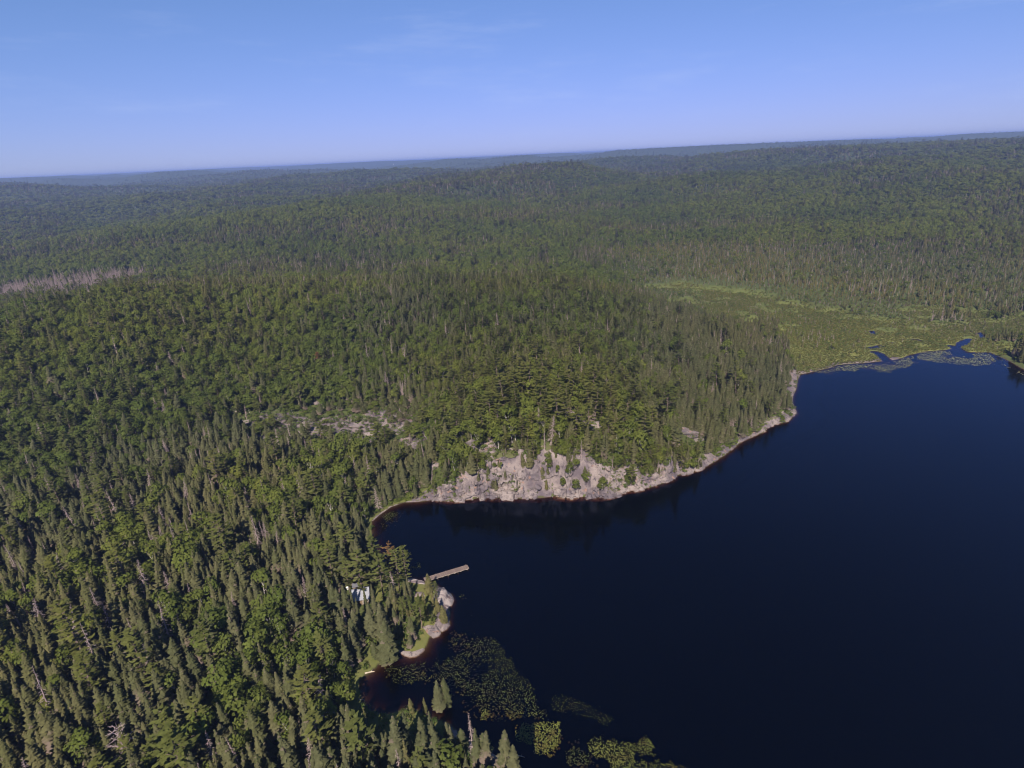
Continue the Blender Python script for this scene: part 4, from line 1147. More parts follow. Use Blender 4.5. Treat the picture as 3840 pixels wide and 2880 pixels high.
def scatter(name, x, y, z, sx, sz, rz, tl, v, meshes, label):
    me = bpy.data.meshes.new(name)
    n = len(x)
    me.vertices.add(n); me.vertices.foreach_set('co', np.stack([x, y, z], -1).astype(np.float32).ravel())
    a = me.attributes.new('scl', 'FLOAT_VECTOR', 'POINT'); a.data.foreach_set('vector', np.stack([sx, sx, sz], -1).astype(np.float32).ravel())
    a = me.attributes.new('rot', 'FLOAT_VECTOR', 'POINT'); a.data.foreach_set('vector', np.stack([tl[:, 0], tl[:, 1], rz], -1).astype(np.float32).ravel())
    a = me.attributes.new('idx', 'INT', 'POINT'); a.data.foreach_set('value', v.astype(np.int32))
    o = link(bpy.data.objects.new(name, me))
    ng = bpy.data.node_groups.new(name + '_nodes', 'GeometryNodeTree')
    ng.interface.new_socket('Geometry', in_out='INPUT', socket_type='NodeSocketGeometry')
    ng.interface.new_socket('Geometry', in_out='OUTPUT', socket_type='NodeSocketGeometry')
    gi, go = ng.nodes.new('NodeGroupInput'), ng.nodes.new('NodeGroupOutput')
    ins = ng.nodes.new('GeometryNodeInstanceOnPoints'); jn = ng.nodes.new('GeometryNodeJoinGeometry')
    for me_ in meshes:
        src = bpy.data.objects.new(me_.name, me_)          # never linked: only its mesh is used
        oi = ng.nodes.new('GeometryNodeObjectInfo'); oi.inputs['Object'].default_value = src
        g2 = ng.nodes.new('GeometryNodeGeometryToInstance')
        ng.links.new(oi.outputs['Geometry'], g2.inputs[0]); ng.links.new(g2.outputs[0], jn.inputs[0])
    def named(nm, t):
        q = ng.nodes.new('GeometryNodeInputNamedAttribute'); q.data_type = t; q.inputs['Name'].default_value = nm
        return [s_ for s_ in q.outputs if s_.enabled and s_.name == 'Attribute'][0]
    er = ng.nodes.new('FunctionNodeEulerToRotation')
    ng.links.new(named('rot', 'FLOAT_VECTOR'), er.inputs[0])
    ng.links.new(gi.outputs[0], ins.inputs['Points']); ng.links.new(jn.outputs[0], ins.inputs['Instance'])
    ins.inputs['Pick Instance'].default_value = True
    ng.links.new(named('idx', 'INT'), ins.inputs['Instance Index']); ng.links.new(er.outputs[0], ins.inputs['Rotation']); ng.links.new(named('scl', 'FLOAT_VECTOR'), ins.inputs['Scale'])
    ng.links.new(ins.outputs[0], go.inputs[0])
    md = o.modifiers.new('scatter', 'NODES'); md.node_group = ng
    return tag(o, label, kind='stuff')

single = {}
for k in KIND:
    d = T_[k]
    # leave room round the trees placed by hand
    far_ok = np.ones(len(d['x']), bool)
    nearm = d['r'] < 420
    if nearm.any():
        dd = np.hypot(d['x'][nearm][:, None] - man_xy[:, 0], d['y'][nearm][:, None] - man_xy[:, 1])
        far_ok[nearm] = (dd > (man_xy[:, 2] * .9 + .8)).all(1)
        # and keep the view to the hand-placed ones beside the dock and on the spit open
    for kk_ in d: d[kk_] = d[kk_][far_ok]
    vis, u, v = in_frame(d['x'], d['y'], d['z'] + 6.0, 40)
    score = np.where(vis, d['r'], 1e9)
    order = np.argsort(score)
    nman = sum(1 for q in MANUAL if q[0] == k)
    pick = order[:290 - nman]
    single[k] = pick
    for i in pick: PLACED.append((d['x'][i], d['y'][i], k))

pl = np.array([(p[0], p[1]) for p in PLACED]); plk = [p[2] for p in PLACED]
used_labels = {}
GROUPN = dict(spruce_tree='spruces', pine_tree='pines', broadleaf_tree='broadleaf trees', dead_tree='dead conifers', cedar_tree='olive conifers')
for k in KIND:
    d = T_[k]
    for i in single[k]:
        x, y = float(d['x'][i]), float(d['y'][i])
        o = plant(k, x, y, float(d['z'][i]), float(d['sx'][i]), float(d['sz'][i]), float(d['rz'][i]), int(d['v'][i]), tuple(map(float, d['tl'][i])), parts=(k != 'cedar_tree'))
        zn = zone_of(x, y)
        size = next(w_ for lim, w_ in SIZE if d['sz'][i] < lim)
        dd = np.hypot(pl[:, 0] - x, pl[:, 1] - y); dd[dd < .05] = 1e9
        j = int(np.argmin(dd)); vx, vy = x / math.hypot(x, y), y / math.hypot(x, y)
        al = (pl[j, 0] - x) * vx + (pl[j, 1] - y) * vy; ac = (pl[j, 0] - x) * vy - (pl[j, 1] - y) * vx
        where = ('right of' if ac < 0 else 'left of') if abs(ac) > abs(al) else ('in front of' if al > 0 else 'behind')
        lab = f"{size} {NOUN[k]}, {K[k][int(d['v'][i])][3]}, {where} a {NOUN[plk[j]]} {zn}"
        words = lab.split()
        if len(words) > 16:
            lab = f"{size} {NOUN[k]}, {K[k][int(d['v'][i])][3]}, {zn}"
        tag(o, ' '.join(lab.split()[:16]), 'dead tree' if k == 'dead_tree' else NOUN[k].replace('hardwood', 'tree'), f"{GROUPN[k]} {zn}")
    rest = np.ones(len(d['x']), bool); rest[single[k]] = False
    scatter(stuff_name[k], d['x'][rest], d['y'][rest], d['z'][rest], d['sx'][rest], d['sz'][rest], d['rz'][rest], d['tl'][rest], d['v'][rest], JOIN[k], stuff_label[k])

# ------------------------------------------------------------------ undergrowth, shrubs, sedge
gx, gy = jitter_grid(-430, 420, 58, 560, 2.3)
gr = np.hypot(gx, gy); ga = np.degrees(np.arctan2(gx, gy))
m = (gr < 560) & (gr > 60) & (np.abs(ga) < 56)
gx, gy = gx[m], gy[m]
gz, gsd, gm, ghc, gw, gch = height(gx, gy, True)
ok = (gsd > .5) & (gch > .9)
for poly in rock_polys.values(): ok &= ~in_poly(gx, gy, poly)
ok &= np.hypot(gx - cabin_c[0], gy - cabin_c[1]) > 5
uu = RNG.random(len(gx))
gface = (ghc > 1.5) & (gsd < gw + .5)
ok &= ~gface & ~((gm > .4) & (uu > .12 + .7 * (fbm(gx / 26, gy / 26, 91, 2) > .50) + .3 * S((np.hypot(gx, gy) - 400) / 60) + .7 * S((33 - np.degrees(np.arctan2(gx, gy))) / 3) * S((np.hypot(gx, gy) - 385) / 25) * (1 - .75 * S((np.hypot(gx, gy) - 440) / 25))))
ok &= ~(in_poly(gx, gy, clearing) & (uu > .16))
ok &= ~((np.hypot(gx, gy) > 330) & (gm < .3) & (uu > .3))
gx, gy, gz, gm, gsd, gface = (q[ok] for q in (gx, gy, gz, gm, gsd, gface))
ci = RNG.integers(4, CLIFF_V.shape[0] - 4, 4200); cj = RNG.integers(0, CLIFF_V.shape[1], 4200); cP = CLIFF_V[ci, cj]; cT = CLIFF_T[cj]
good = (cT > .12) & (cT < 1.15) & (fbm(ci * .45 / 4.0, cT * CLIFF_H[ci] / 3.0, 67, 2) > .50) & (RNG.random(4200) < .15 + .5 * S((cT - .5) / .5))
cP = cP[good]; gx, gy, gz = np.concatenate([gx, cP[:, 0]]), np.concatenate([gy, cP[:, 1]]), np.concatenate([gz, cP[:, 2] - .15])
gm = np.concatenate([gm, np.zeros(len(cP))]); gsd = np.concatenate([gsd, np.full(len(cP), 20.0)]); gface = np.concatenate([gface, np.ones(len(cP), bool)])
n = len(gx); gs = RNG.uniform(.55, 1.35, n) * np.where(gm > .4, .75, 1) * np.where(gface, .8, 1)
gv = (RNG.random(n) * 3).astype(int); grz = RNG.random(n) * 6.3; gtl = RNG.normal(0, .08, (n, 2))
vis, u, v = in_frame(gx, gy, gz + 1, 0)
openm = (gsd < 7) | gface | in_poly(gx, gy, clearing) | in_poly(gx, gy, grass_point)
score = np.where(vis & openm, np.hypot(gx, gy), 1e9); order = np.argsort(score)[:170]
for i in order:
    o = plant('shrub', float(gx[i]), float(gy[i]), float(gz[i]), float(gs[i]), float(gs[i]), float(grz[i]), int(gv[i]), tuple(map(float, gtl[i])))
    zn = zone_of(float(gx[i]), float(gy[i]))
    x, y = float(gx[i]), float(gy[i]); dd = np.hypot(pl[:, 0] - x, pl[:, 1] - y); j = int(np.argmin(dd)); vx, vy = x / math.hypot(x, y), y / math.hypot(x, y)
    al = (pl[j, 0] - x) * vx + (pl[j, 1] - y) * vy; ac = (pl[j, 0] - x) * vy - (pl[j, 1] - y) * vx
    where = ('right of' if ac < 0 else 'left of') if abs(ac) > abs(al) else ('in front of' if al > 0 else 'behind')
    sz_ = 'big' if gs[i] > 1.1 else ('medium' if gs[i] > .8 else 'small')
    tag(o, f"{sz_} {K['shrub'][int(gv[i])][3]} shrub {where} a {NOUN[plk[j]]} {zn}", 'shrub', f'shrubs {zn}')
rest = np.ones(n, bool); rest[order] = False
scatter('undergrowth', gx[rest], gy[rest], gz[rest], gs[rest], gs[rest], grz[rest], gtl[rest], gv[rest], JOIN['shrub'], stuff_label['shrub'])

mx0, my0 = np.array(marsh_poly).min(0); mx1, my1 = np.array(marsh_poly).max(0)
gx, gy = jitter_grid(mx0 - 30, mx1 + 10, my0, my1 + 55, 1.25)
gz, gsd, gm, ghc, gw, gch = height(gx, gy, True)
ok = (gm > .3) & (gsd > .15) & (gch > .5) & (fbm(gx / 12, gy / 12, 95, 2) > .34)
gx, gy, gz = gx[ok], gy[ok], gz[ok]; n = len(gx)
tufts = [tuft(.8, .6, q)[0] for q in (61, 62, 63)]
gs = RNG.uniform(.6, 1.3, n)
scatter('marsh_sedge', gx, gy, gz, gs, gs, RNG.random(n) * 6.3, RNG.normal(0, .05, (n, 2)), (RNG.random(n) * 3).astype(int), tufts, 'yellow green sedge covering the marsh at the head of the lake')

# ------------------------------------------------------------------ rocks
def outcrop(name, poly, h, mat, label, base=None, noise_amp=.35, moss=.1, group='bare rocks on the point'):
    poly = np.array(poly); c = poly.mean(0)
    pts, _ = resample(np.vstack([poly, poly[:1]]), .35)
    nb_ = len(pts); rings = 12
    V, mo = [], []
    g0 = [H1(*c)] if base is None else [base]
    for k in range(rings):
        t = k / (rings - 1)
        q = c + (pts - c) * (1.08 * t ** .8 if t > 0 else 0.02)
        wv = fbm(q[:, 0] / 1.1, q[:, 1] / .45, 101, 4) - .5
        lam, _, lid = worley(q[:, 0] / 2.6, q[:, 1] / .7, 103)
        z = np.maximum(height(q[:, 0], q[:, 1]), -.3) + h * (1 - t ** 3.2) + noise_amp * wv + (lid - .5) * noise_amp * .7 - .25 * t ** 3 - .45 * (t > .95)
        for a_, b_ in zip(q, z): V.append((a_[0], a_[1], b_))
        mo += list(moss + .5 * (fbm(q[:, 0] / 1.5, q[:, 1] / 1.5, 105, 3) - .5))
    me = grid_mesh(name, np.array(V), rings, nb_, M[mat], True, False, {'moss': mo})
    o = link(bpy.data.objects.new(name, me))
    return tag(o, label, 'rock', group)
outcrop('rock_outcrop', rock_polys['shelf'], .6, 'striped', 'large pale striped rock shelf sloping into the lake below the dock', moss=.28)
outcrop('rock_outcrop', rock_polys['dome'], .7, 'rock', 'rounded grey rock dome at the lower tip of the point', moss=.0)
outcrop('rock_outcrop', rock_polys['knob'], .75, 'rock', 'small bare knob of rock beside the rounded rock dome', moss=.0)
outcrop('rock_outcrop', rock_polys['ledge'], .55, 'striped', 'flat striped ledge at the water left of the dock', moss=.0)
outcrop('rock_outcrop', rock_polys['inland'], .45, 'rock', 'purplish flat rock in the grass behind the striped shelf', moss=.0)
outcrop('rock_outcrop', rock_polys['lip'], .35, 'rock', 'low pale rock lip curving round the grassy bulge of the point', moss=.05)

def blob(seed, n=2, squash=.7, rough=.05):
    rnd = np.random.default_rng(seed)
    bm = bmesh.new(); bmesh.ops.create_icosphere(bm, subdivisions=n, radius=1.0)
    dirs = rnd.normal(size=(9, 3)); dirs /= np.linalg.norm(dirs, axis=1)[:, None]; lim = rnd.uniform(.55, .85, 9)
    for v_ in bm.verts:
        c = np.array(v_.co)
        for d_, l_ in zip(dirs, lim):
            k = c @ d_
            if k > l_: c = c - d_ * (k - l_)
        c *= 1 + rnd.uniform(-rough, rough); c[2] *= squash
        v_.co = c
    me = bpy.data.meshes.new('boulder'); bm.to_mesh(me); bm.free(); me.materials.append(M['boulder'])
    return me
bl = [blob(200 + i) for i in range(6)]
line, s_ = resample([P(*R4(*p)) for p in ((420, 552), (500, 559), (600, 551), (660, 540), (720, 543), (790, 540), (860, 547), (960, 542), (1010, 534), (1070, 542), (1160, 536), (1240, 541), (1300, 532), (1420, 506), (1500, 485), (1600, 450))], .25)
NB = 95
for i in range(NB):
    t = RNG.random() ** 1.5; q = line[int(t * (len(line) - 1))]
    rr_ = math.hypot(*q); inl = RNG.uniform(-.5, 2.6 if t < .45 else 1.0)
    x, y = q[0] + q[0] / rr_ * inl, q[1] + q[1] / rr_ * inl
    s = float(np.clip(RNG.lognormal(-.55, .42), .3, 1.5)) * (.75 if t < .25 else 1)
    z = max(H1(x, y), -.1) + s * .15 + (.25 if inl > 1 else 0)
    o = link(bpy.data.objects.new('boulder', bl[i % 6])); o.location = (x, y, z); o.scale = (s * RNG.uniform(.8, 1.3), s, s * RNG.uniform(.7, 1.1)); o.rotation_euler = (RNG.normal(0, .2), RNG.normal(0, .2), RNG.random() * 6.3)
    size = 'big' if s > .85 else ('medium' if s > .55 else 'small')
    spot = 'at the left foot of the rock face' if t < .3 else ('under the middle of the rock face' if t < .6 else 'under the right end of the rock face')
    at = 'in water' if inl < 0 else ('at waterline' if inl < 1 else 'on bank')
    tag(o, f'{size} pinkish grey boulder {at} {spot}', 'boulder', f'boulders {spot}')

k = 0
ob = [blob(300 + i, 3, .62, .13) for i in range(5)]
for me_ in ob: me_.name = 'rock_outcrop'; me_.materials.clear(); me_.materials.append(M['rock']); at_ = me_.attributes.new('moss', 'FLOAT', 'POINT'); at_.data.foreach_set('value', np.full(len(me_.vertices), .44, np.float32))
places = ['high above the cove on the left slope', 'on the headland slope above the rock face', 'among the spruces on the right of the headland']
for i, (p, s) in enumerate(spots):
    x, y, z = hit(*p)
    o = link(bpy.data.objects.new('rock_outcrop', ob[i % 5])); o.location = (x, y, z - .1 * s); o.scale = (s * 1.35, s * .85, s * .8); o.rotation_euler = (.25, RNG.normal(0, .1), RNG.normal(0, .35))
    plc = places[0] if p[0] < 1500 else (places[1] if p[0] < 2450 else places[2])
    tag(o, f"{'wide' if s > 3.3 else ('medium' if s > 2.4 else 'small')} bare pinkish outcrop showing between trees {plc}", 'rock', f'outcrops {plc}')

# ------------------------------------------------------------------ lily pads
def pads(poly, dens, size, mat, label, seed, z=.02, thr=.5, sc_=6.0, weed=True):
    if weed:      # the drowned leaves and stems that hang below the floating ones
        pads(poly, dens * 1.6, .5, mat, 'submerged weed under the ' + label.split(' ', 1)[-1], seed + 40, -.30, thr - .12, sc_, False)
    poly = np.array(poly); rg = np.random.default_rng(seed); dens = dens * 1.5
    (x0, y0), (x1, y1) = poly.min(0), poly.max(0)
    n = int((x1 - x0) * (y1 - y0) * dens / (size * size * 2.2))
    x = rg.uniform(x0, x1, n); y = rg.uniform(y0, y1, n)
    edge = dist_line(x, y, list(map(tuple, poly)), True)
    wx_, wy_ = x + (fbm(x / (sc_ * .5), y / (sc_ * .5), seed + 7, 3) - .5) * sc_ * .9, y + (fbm(x / (sc_ * .5), y / (sc_ * .5), seed + 8, 3) - .5) * sc_ * .9
    ok = in_poly(wx_, wy_, list(map(tuple, poly))) & (lake_sd(x, y) < -.25)
    f = fbm(x / sc_, y / sc_, seed, 4)
    ok &= (f > thr - .10 * np.clip(edge / 2.5, 0, 1) + .24 * np.clip(1 - edge / (.55 * sc_), 0, 1) ** 1.5 + rg.uniform(-.10, .10, n))
    x, y = x[ok], y[ok]; n = len(x)
    r = size * rg.uniform(.35, .62, n); a0 = rg.random(n) * 6.3; tx_, ty_ = rg.normal(0, .10, n), rg.normal(0, .10, n)
    zz = z + rg.uniform(0, .03, n) + (rg.uniform(-.25, .16, n) if z < 0 else 0)
    kk = 6; V = np.zeros((n, kk, 3))
    for j in range(kk):
        a = a0 + j * 2 * PI / kk * .95
        dx, dy = np.cos(a) * r, np.sin(a) * r * .9
        V[:, j, 0] = x + dx; V[:, j, 1] = y + dy; V[:, j, 2] = zz + (np.maximum(-.012, dx * tx_ + dy * ty_) if z > 0 else dx * tx_ * 3 + dy * ty_ * 3)
    nm = 'lily_pad_patch' if z > 0 else 'submerged_weed'
    me = bpy.data.meshes.new(nm)
    me.vertices.add(n * kk); me.vertices.foreach_set('co', V.astype(np.float32).ravel())
    me.loops.add(n * kk); me.loops.foreach_set('vertex_index', np.arange(n * kk, dtype=np.int32))
    me.polygons.add(n); me.polygons.foreach_set('loop_start', np.arange(0, n * kk, kk, dtype=np.int32))
    me.materials.append(M[mat])
    at = me.attributes.new('hue', 'FLOAT', 'POINT'); at.data.foreach_set('value', np.repeat(rg.random(n), kk).astype(np.float32))
    me.update(calc_edges=True)
    return tag(link(bpy.data.objects.new(nm, me)), label, kind='stuff')
def L3(*a): return [P(*R3(*p)) for p in a]
def L2(*a): return [P(*R2(*p)) for p in a]
def L5(*a): return [P(*R5(*p)) for p in a]
pads(L3((270, 180), (300, 140), (470, 95), (620, 70), (640, 20), (640, -50), (700, -60), (800, -30), (930, -25), (1010, 60), (1060, 150), (1130, 220), (1190, 290), (1195, 360), (1260, 440), (1250, 465), (850, 460), (760, 430), (700, 330), (560, 260), (420, 270), (330, 260)), .42, .22, 'pad', 'broad loose lily pad patch filling the cove', 1, thr=.53)
pads(L3((1040, 490), (1060, 475), (1300, 475), (1310, 540), (1320, 610), (1230, 665), (1150, 640), (1070, 560)), 1.2, .22, 'padbright', 'dense squarish lily pad patch off the near spit', 2, thr=.36)
pads(L3((1440, 560), (1450, 520), (1530, 495), (1620, 510), (1720, 560), (1760, 500), (1830, 540), (1900, 640), (1990, 680), (2080, 735), (2200, 800), (1700, 800), (1560, 690), (1460, 640)), 1.1, .22, 'padbright', 'dense lily pad patch at the bottom of the lake', 3, thr=.40)
pads(L3((1300, 290), (1400, 290), (1560, 370), (1690, 480), (1450, 500), (1330, 470), (1220, 400)), .30, .18, 'pad', 'faint thin lily pads beyond the dense patches', 4, thr=.56)
pads(L3((1330, 490), (1430, 500), (1450, 640), (1560, 735), (1340, 735)), .55, .20, 'pad', 'brownish lily pads between the two dense patches', 5, thr=.52)
pads(L3((230, 330), (350, 310), (345, 385), (250, 395), (160, 310), (190, 280)), .5, .22, 'pad', 'small lily pad patch at the head of the cove', 6, thr=.52)
pads(L3((840, 455), (1260, 440), (1230, 400), (860, 380)), .9, .22, 'padbright', 'long lily pad band ending at the channel off the near spit', 7, thr=.42)
pads(L2((920, 130), (980, 50), (1060, 20), (1150, 50), (1080, 120), (1010, 200), (960, 250), (930, 210)), .55, .24, 'pad', 'lily pads in the shallow corner left of the rock face', 8, thr=.50)
pads(L2((1200, 465), (1285, 445), (1275, 520), (1215, 535)), .55, .22, 'pad', 'little lily pad patch left of the dock', 9, thr=.46)
pads(L2((1590, 745), (1620, 725), (1665, 730), (1640, 760)), .6, .22, 'pad', 'tiny lily pad cluster right of the striped shelf', 10, thr=.42)
pads(L2((1650, 890), (1720, 870), (1730, 905), (1660, 915)), .25, .20, 'pad', 'few scattered lily pads right of the rock dome', 12, thr=.5)
pads(L5((690, 662), (790, 645), (860, 622), (960, 612), (1060, 608), (1130, 602), (1215, 602), (1300, 580), (1390, 552), (1420, 600), (1400, 640), (1320, 650), (1240, 676), (1130, 660), (1020, 645), (960, 665), (860, 667), (770, 692)), 1.0, .60, 'padfar', 'pale lily pad mat along the left half of the marsh edge', 13, thr=.40, sc_=8)
pads(L5((1390, 552), (1480, 528), (1640, 514), (1720, 545), (1790, 572), (1880, 530), (1970, 534), (2030, 566), (2030, 612), (1930, 637), (1800, 627), (1700, 615), (1560, 600), (1450, 587)), 1.0, .60, 'padfar', 'pale lily pad mat along the right half of the marsh edge', 14, thr=.39, sc_=8)
pads(L5((2030, 612), (2050, 598), (2212, 668), (2212, 700), (2120, 650)), .5, .7, 'padfar', 'thin lily pads under the wooded shore at right', 15, thr=.5, sc_=10)

# ------------------------------------------------------------------ dock
def build_dock():
    A, B = Vector((dock_line[0][0], dock_line[0][1], 0)), Vector((dock_line[1][0], dock_line[1][1], 0))
    Lg = (B - A).length; ang = math.atan2(B.y - A.y, B.x - A.x)
    root = link(bpy.data.objects.new('dock', None)); root.location = A; root.rotation_euler = (0, 0, ang)
    tag(root, 'long weathered brown wooden dock running out from the rocky point', 'dock')
    Wd = 1.95; zt = .48; pitch = .205
    pm = MB(); pm.box((0, 0, 0), (pitch - .02, Wd, .045)); plank_me = pm.mesh('plank', M['deck'])
    pm = MB(); pm.box((0, 0, 0), (pitch - .02, Wd, .045)); plank_me2 = pm.mesh('plank', simple_mat('newer_dock_board', (0.145, 0.108, 0.097), (0.185, 0.14, 0.125), 1.2, .85, .15, 0, (1, 5, 1)))
    npl = int(Lg / pitch)
    rnd = random.Random(5)
    for i in range(npl):
        o = link(bpy.data.objects.new('plank', plank_me if rnd.random() < .68 else plank_me2), root)
        o.location = ((i + .5) * pitch, rnd.uniform(-.025, .025), zt + rnd.uniform(-.006, .006)); o.rotation_euler = (0, 0, rnd.uniform(-.008, .008))
    for sgn in (-1, 1):
        mb = MB(); mb.box((Lg / 2, sgn * (Wd / 2 - .06), zt - .13), (Lg - .1, .09, .19)); mb.obj('stringer', M['deckside'], root)
    mb = MB(); mb.box((Lg + .02, 0, zt - .10), (.06, Wd, .22)); mb.obj('end_board', M['deckside'], root)
    for i in range(5):
        for sgn in (-1, 1):
            mb = MB(); x = .8 + i * (Lg - 1.2) / 4
            mb.tube((x, sgn * (Wd / 2 + .05), -2.4), (x, sgn * (Wd / 2 + .05), zt + .10), .07, .065, 8); mb.obj('post', M['deckside'], root)
    for i in range(6):
        mb = MB(); x = 3.6 + i * (Lg - 4.3) / 5
        mb.tube((x - .28, -Wd / 2 - .10, zt - .16), (x + .28, -Wd / 2 - .10, zt - .16), .08, .08, 8); mb.obj('bumper', M['deckside'], root)
    return root
build_dock()

# ------------------------------------------------------------------ cabin
def build_cabin():
    gz_ = H1(*cabin_c)
    root = link(bpy.data.objects.new('cabin', None)); root.location = (cabin_c[0], cabin_c[1], gz_)
    root.rotation_euler = (0, 0, .19)
    tag(root, 'small cabin with a bright white metal roof among the spruces', 'cabin')
    L, D, hw, hr = 4.7, 4.4, 2.3, 3.9          # length along the ridge, depth, wall and ridge heights
    yr = .45                             # ridge set back: the slope to the camera is the long one
    mb = MB()
    mb.quad((-L / 2, -D / 2, 0), (L / 2, -D / 2, 0), (L / 2, -D / 2, hw), (-L / 2, -D / 2, hw))
    mb.quad((L / 2, D / 2, 0), (-L / 2, D / 2, 0), (-L / 2, D / 2, hw + .3), (L / 2, D / 2, hw + .3))
    mb.quad((L / 2, -D / 2, 0), (L / 2, D / 2, 0), (L / 2, D / 2, hw + .3), (L / 2, yr, hr - .1), (L / 2, -D / 2, hw))
    mb.quad((-L / 2, D / 2, 0), (-L / 2, -D / 2, 0), (-L / 2, -D / 2, hw), (-L / 2, yr, hr - .1), (-L / 2, D / 2, hw + .3))
    wall = mb.obj('wall', M['wall'], root)
    def sheet(name, x0, x1, ya, za, yb, zb, mat, parent):
        m_ = MB(); t = .07
        m_.quad((x0, ya, za), (x1, ya, za), (x1, yb, zb), (x0, yb, zb)); m_.quad((x0, yb, zb - t), (x1, yb, zb - t), (x1, ya, za - t), (x0, ya, za - t))
        m_.quad((x0, ya, za - t), (x1, ya, za - t), (x1, ya, za), (x0, ya, za)); m_.quad((x1, ya, za - t), (x1, yb, zb - t), (x1, yb, zb), (x1, ya, za)); m_.quad((x0, yb, zb - t), (x0, ya, za - t), (x0, ya, za), (x0, yb, zb))
        m_.quad((x1, yb, zb - t), (x0, yb, zb - t), (x0, yb, zb), (x1, yb, zb))
        n_ = int((x1 - x0) / .3)
        for i in range(n_ + 1):
            x = x0 + (x1 - x0) * i / n_
            m_.quad((x - .02, ya, za + .002), (x + .02, ya, za + .002), (x + .012, ya, za + .035), (x - .012, ya, za + .035))
            m_.quad((x - .02, ya, za + .002), (x - .012, ya, za + .035), (x - .012, yb, zb + .035), (x - .02, yb, zb + .002))
            m_.quad((x + .02, yb, zb + .002), (x + .012, yb, zb + .035), (x + .012, ya, za + .035), (x + .02, ya, za + .002))
            m_.quad((x - .012, ya, za + .035), (x + .012, ya, za + .035), (x + .012, yb, zb + .035), (x - .012, yb, zb + .035))
        return m_.obj(name, mat, parent)
    sheet('roof', -L / 2 - .3, L / 2 + .3, -D / 2 - .45, hw - .12, yr, hr, M['roof'], root)
    sheet('rear_roof', L / 2 + .3, -L / 2 - .3, D / 2 + .4, hw + .12, yr + .012, hr, M['grey_and_shaded'], root)  # grey stands in for the shade on the slope facing away
    mb = MB(); mb.box((0, yr + .006, hr + .045), (L + .6, .26, .05)); mb.obj('ridge_cap', M['grey_and_shaded'], root)
    # raised lean-to roof behind the left half, its shade put into the grey
    lm = MB(); lm.box((-.9, D / 2 - .2, 3.3), (2.2, 1.5, 1.0)); ext = lm.obj('rear_extension', M['wall'], root)
    rl = MB(); rl.box((-.9, D / 2 - .2, 0), (2.6, 1.9, .09)); q = rl.obj('lean_to_roof', M['grey_and_shaded'], root); q.location = (0, 0, 4.05)
    mb = MB(); mb.box((.9, -D / 2 - .03, 1.0), (.9, .06, 2.0)); dr = mb.obj('door', M['deckside'], root)
    mb = MB(); mb.tube((1.22, -D / 2 - .12, 1.0), (1.22, -D / 2 - .05, 1.0), .04, .04, 6); mb.obj('handle', M['glass'], dr)
    for xx in (-1.2, 1.8):
        mb = MB(); mb.box((xx, -D / 2 - .02, 1.45), (.7, .05, .8)); fr = mb.obj('window', M['white'], root)
        mb = MB(); mb.box((xx, -D / 2 - .05, 1.45), (.58, .03, .68)); mb.obj('pane', M['glass'], fr)
    mb = MB(); mb.tube((1.3, yr - .6, hr - .35), (1.3, yr - .6, hr + .75), .09, .09, 8); mb.tube((1.3, yr - .6, hr + .75), (1.3, yr - .6, hr + .85), .15, .13, 8); mb.obj('stove_pipe', M['grey_and_shaded'], root)
    return root
build_cabin()

def tank(px, py, label):
    x, y, z = hit(px, py, .9)
    root = link(bpy.data.objects.new('propane_tank', None)); root.location = (x, y, z); root.rotation_euler = (0, 0, .5); tag(root, label, 'tank')
    mb = MB(); prof = [(.02, .16), (.16, .34), (.40, .40), (1.0, .40), (1.2, .33), (1.30, .14)]
    for (a, b), (c, d) in zip(prof, prof[1:]): mb.tube((0, 0, a), (0, 0, c), b, d, 10)
    mb.obj('body', M['white'], root)
    mb = MB(); mb.tube((0, 0, 1.3), (0, 0, 1.5), .13, .13, 8); mb.obj('valve_collar', M['grey_and_shaded'], root)
tank(1302, 2204, 'white tank standing at the left corner of the cabin')

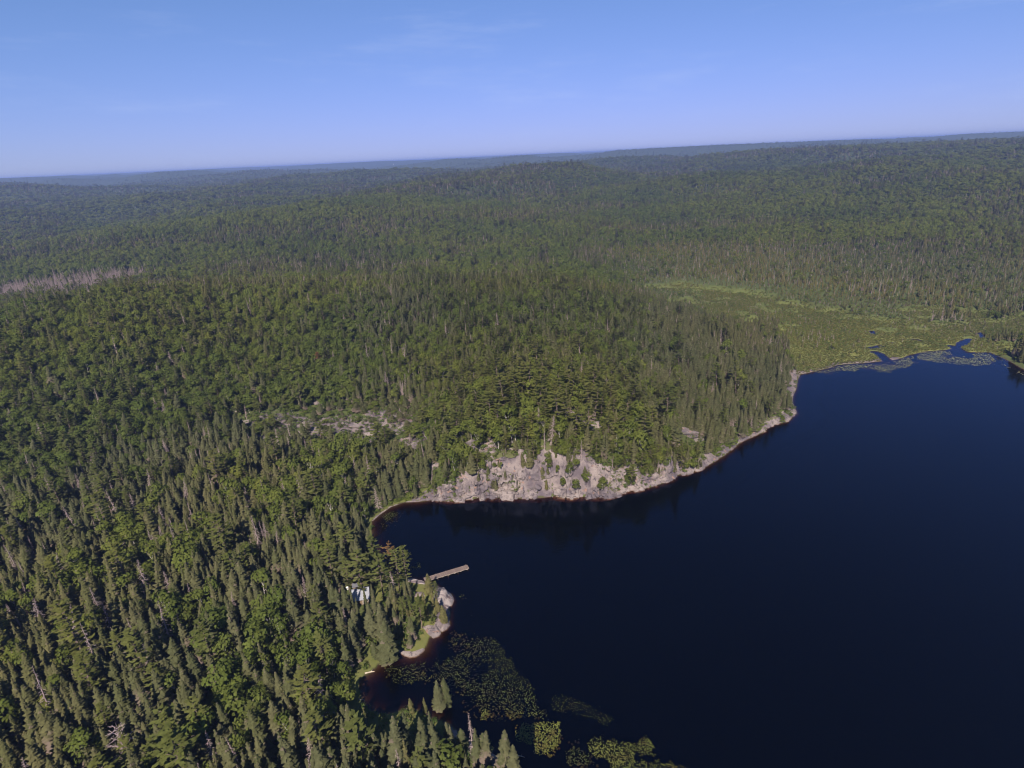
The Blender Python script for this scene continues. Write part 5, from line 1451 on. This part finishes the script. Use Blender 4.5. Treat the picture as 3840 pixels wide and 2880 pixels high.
def shed():
    x, y, z = hit(1211, 2157, 1.6)
    root = link(bpy.data.objects.new('outhouse', None)); root.location = (x, y, z); root.rotation_euler = (0, 0, .35); tag(root, 'tiny white outhouse half hidden under the pines left of the cabin', 'outhouse')
    mb = MB(); mb.box((0, 0, 1.0), (1.1, 1.1, 2.0)); mb.obj('wall', M['white'], root)
    mb = MB(); mb.quad((-.7, -.75, 2.02), (.7, -.75, 2.02), (.7, .7, 2.4), (-.7, .7, 2.4)); mb.quad((-.7, .7, 2.34), (.7, .7, 2.34), (.7, -.75, 1.96), (-.7, -.75, 1.96)); mb.obj('roof', M['grey_and_shaded'], root)
    mb = MB(); mb.box((0, -.57, .95), (.7, .04, 1.7)); mb.obj('door', M['deckside'], root)
shed()

# ------------------------------------------------------------------ logs, far white tower
def logg(p, q, r, label):
    a, b = P(*p), P(*q)
    root = link(bpy.data.objects.new('log', None)); root.location = (a[0], a[1], 0); tag(root, label, 'log', 'logs at the cove')
    d = Vector((b[0] - a[0], b[1] - a[1], 0)); mb = MB(); mb.tube((0, 0, .10), d * .55 + Vector((0, .06, .12)), r, r * .8, 8); mb.tube(d * .55 + Vector((0, .06, .12)), d + Vector((0, 0, .06)), r * .8, r * .45, 8)
    mb.obj('stem', M['log'], root)
    mb = MB(); mb.tube(d * .6 + Vector((0, 0, .12)), d * .7 + Vector((.1, .5, .35)), r * .35, r * .15, 5); mb.tube(d * .35 + Vector((0, 0, .12)), d * .3 + Vector((-.2, -.4, .25)), r * .3, r * .12, 5); mb.obj('branch_stub', M['log'], root)
logg(R2(815, 1385), R2(895, 1368), .19, 'pale fallen log lying across the cove shore into the water')
logg(R2(765, 1600), R2(812, 1607), .10, 'thin bleached log floating at the head of the cove')
logg(R3(1040, 662), R3(1095, 672), .09, 'thin pale log at the water edge of the near spit')

def tower():
    x, y, z = hit(1475, 617, 14.0, 4200, 12000)
    root = link(bpy.data.objects.new('water_tower', None)); root.location = (x, y, z); tag(root, 'tiny white tower on a blue wooded ridge below the skyline', 'tower')
    top = 22.0
    mb = MB(); mb.tube((0, 0, 0), (0, 0, top - 9), 2.2, 1.8, 12); mb.obj('shaft', M['white'], root)
    mb = MB(); mb.tube((0, 0, top - 9), (0, 0, top - 6), 1.8, 4.2, 14); mb.tube((0, 0, top - 6), (0, 0, top - 1), 4.2, 4.0, 14); mb.tube((0, 0, top - 1), (0, 0, top + 1.5), 4.0, .8, 14); mb.obj('tank', M['white'], root)
tower()
print('trees', N, {k: len(v['x']) for k, v in T_.items()})
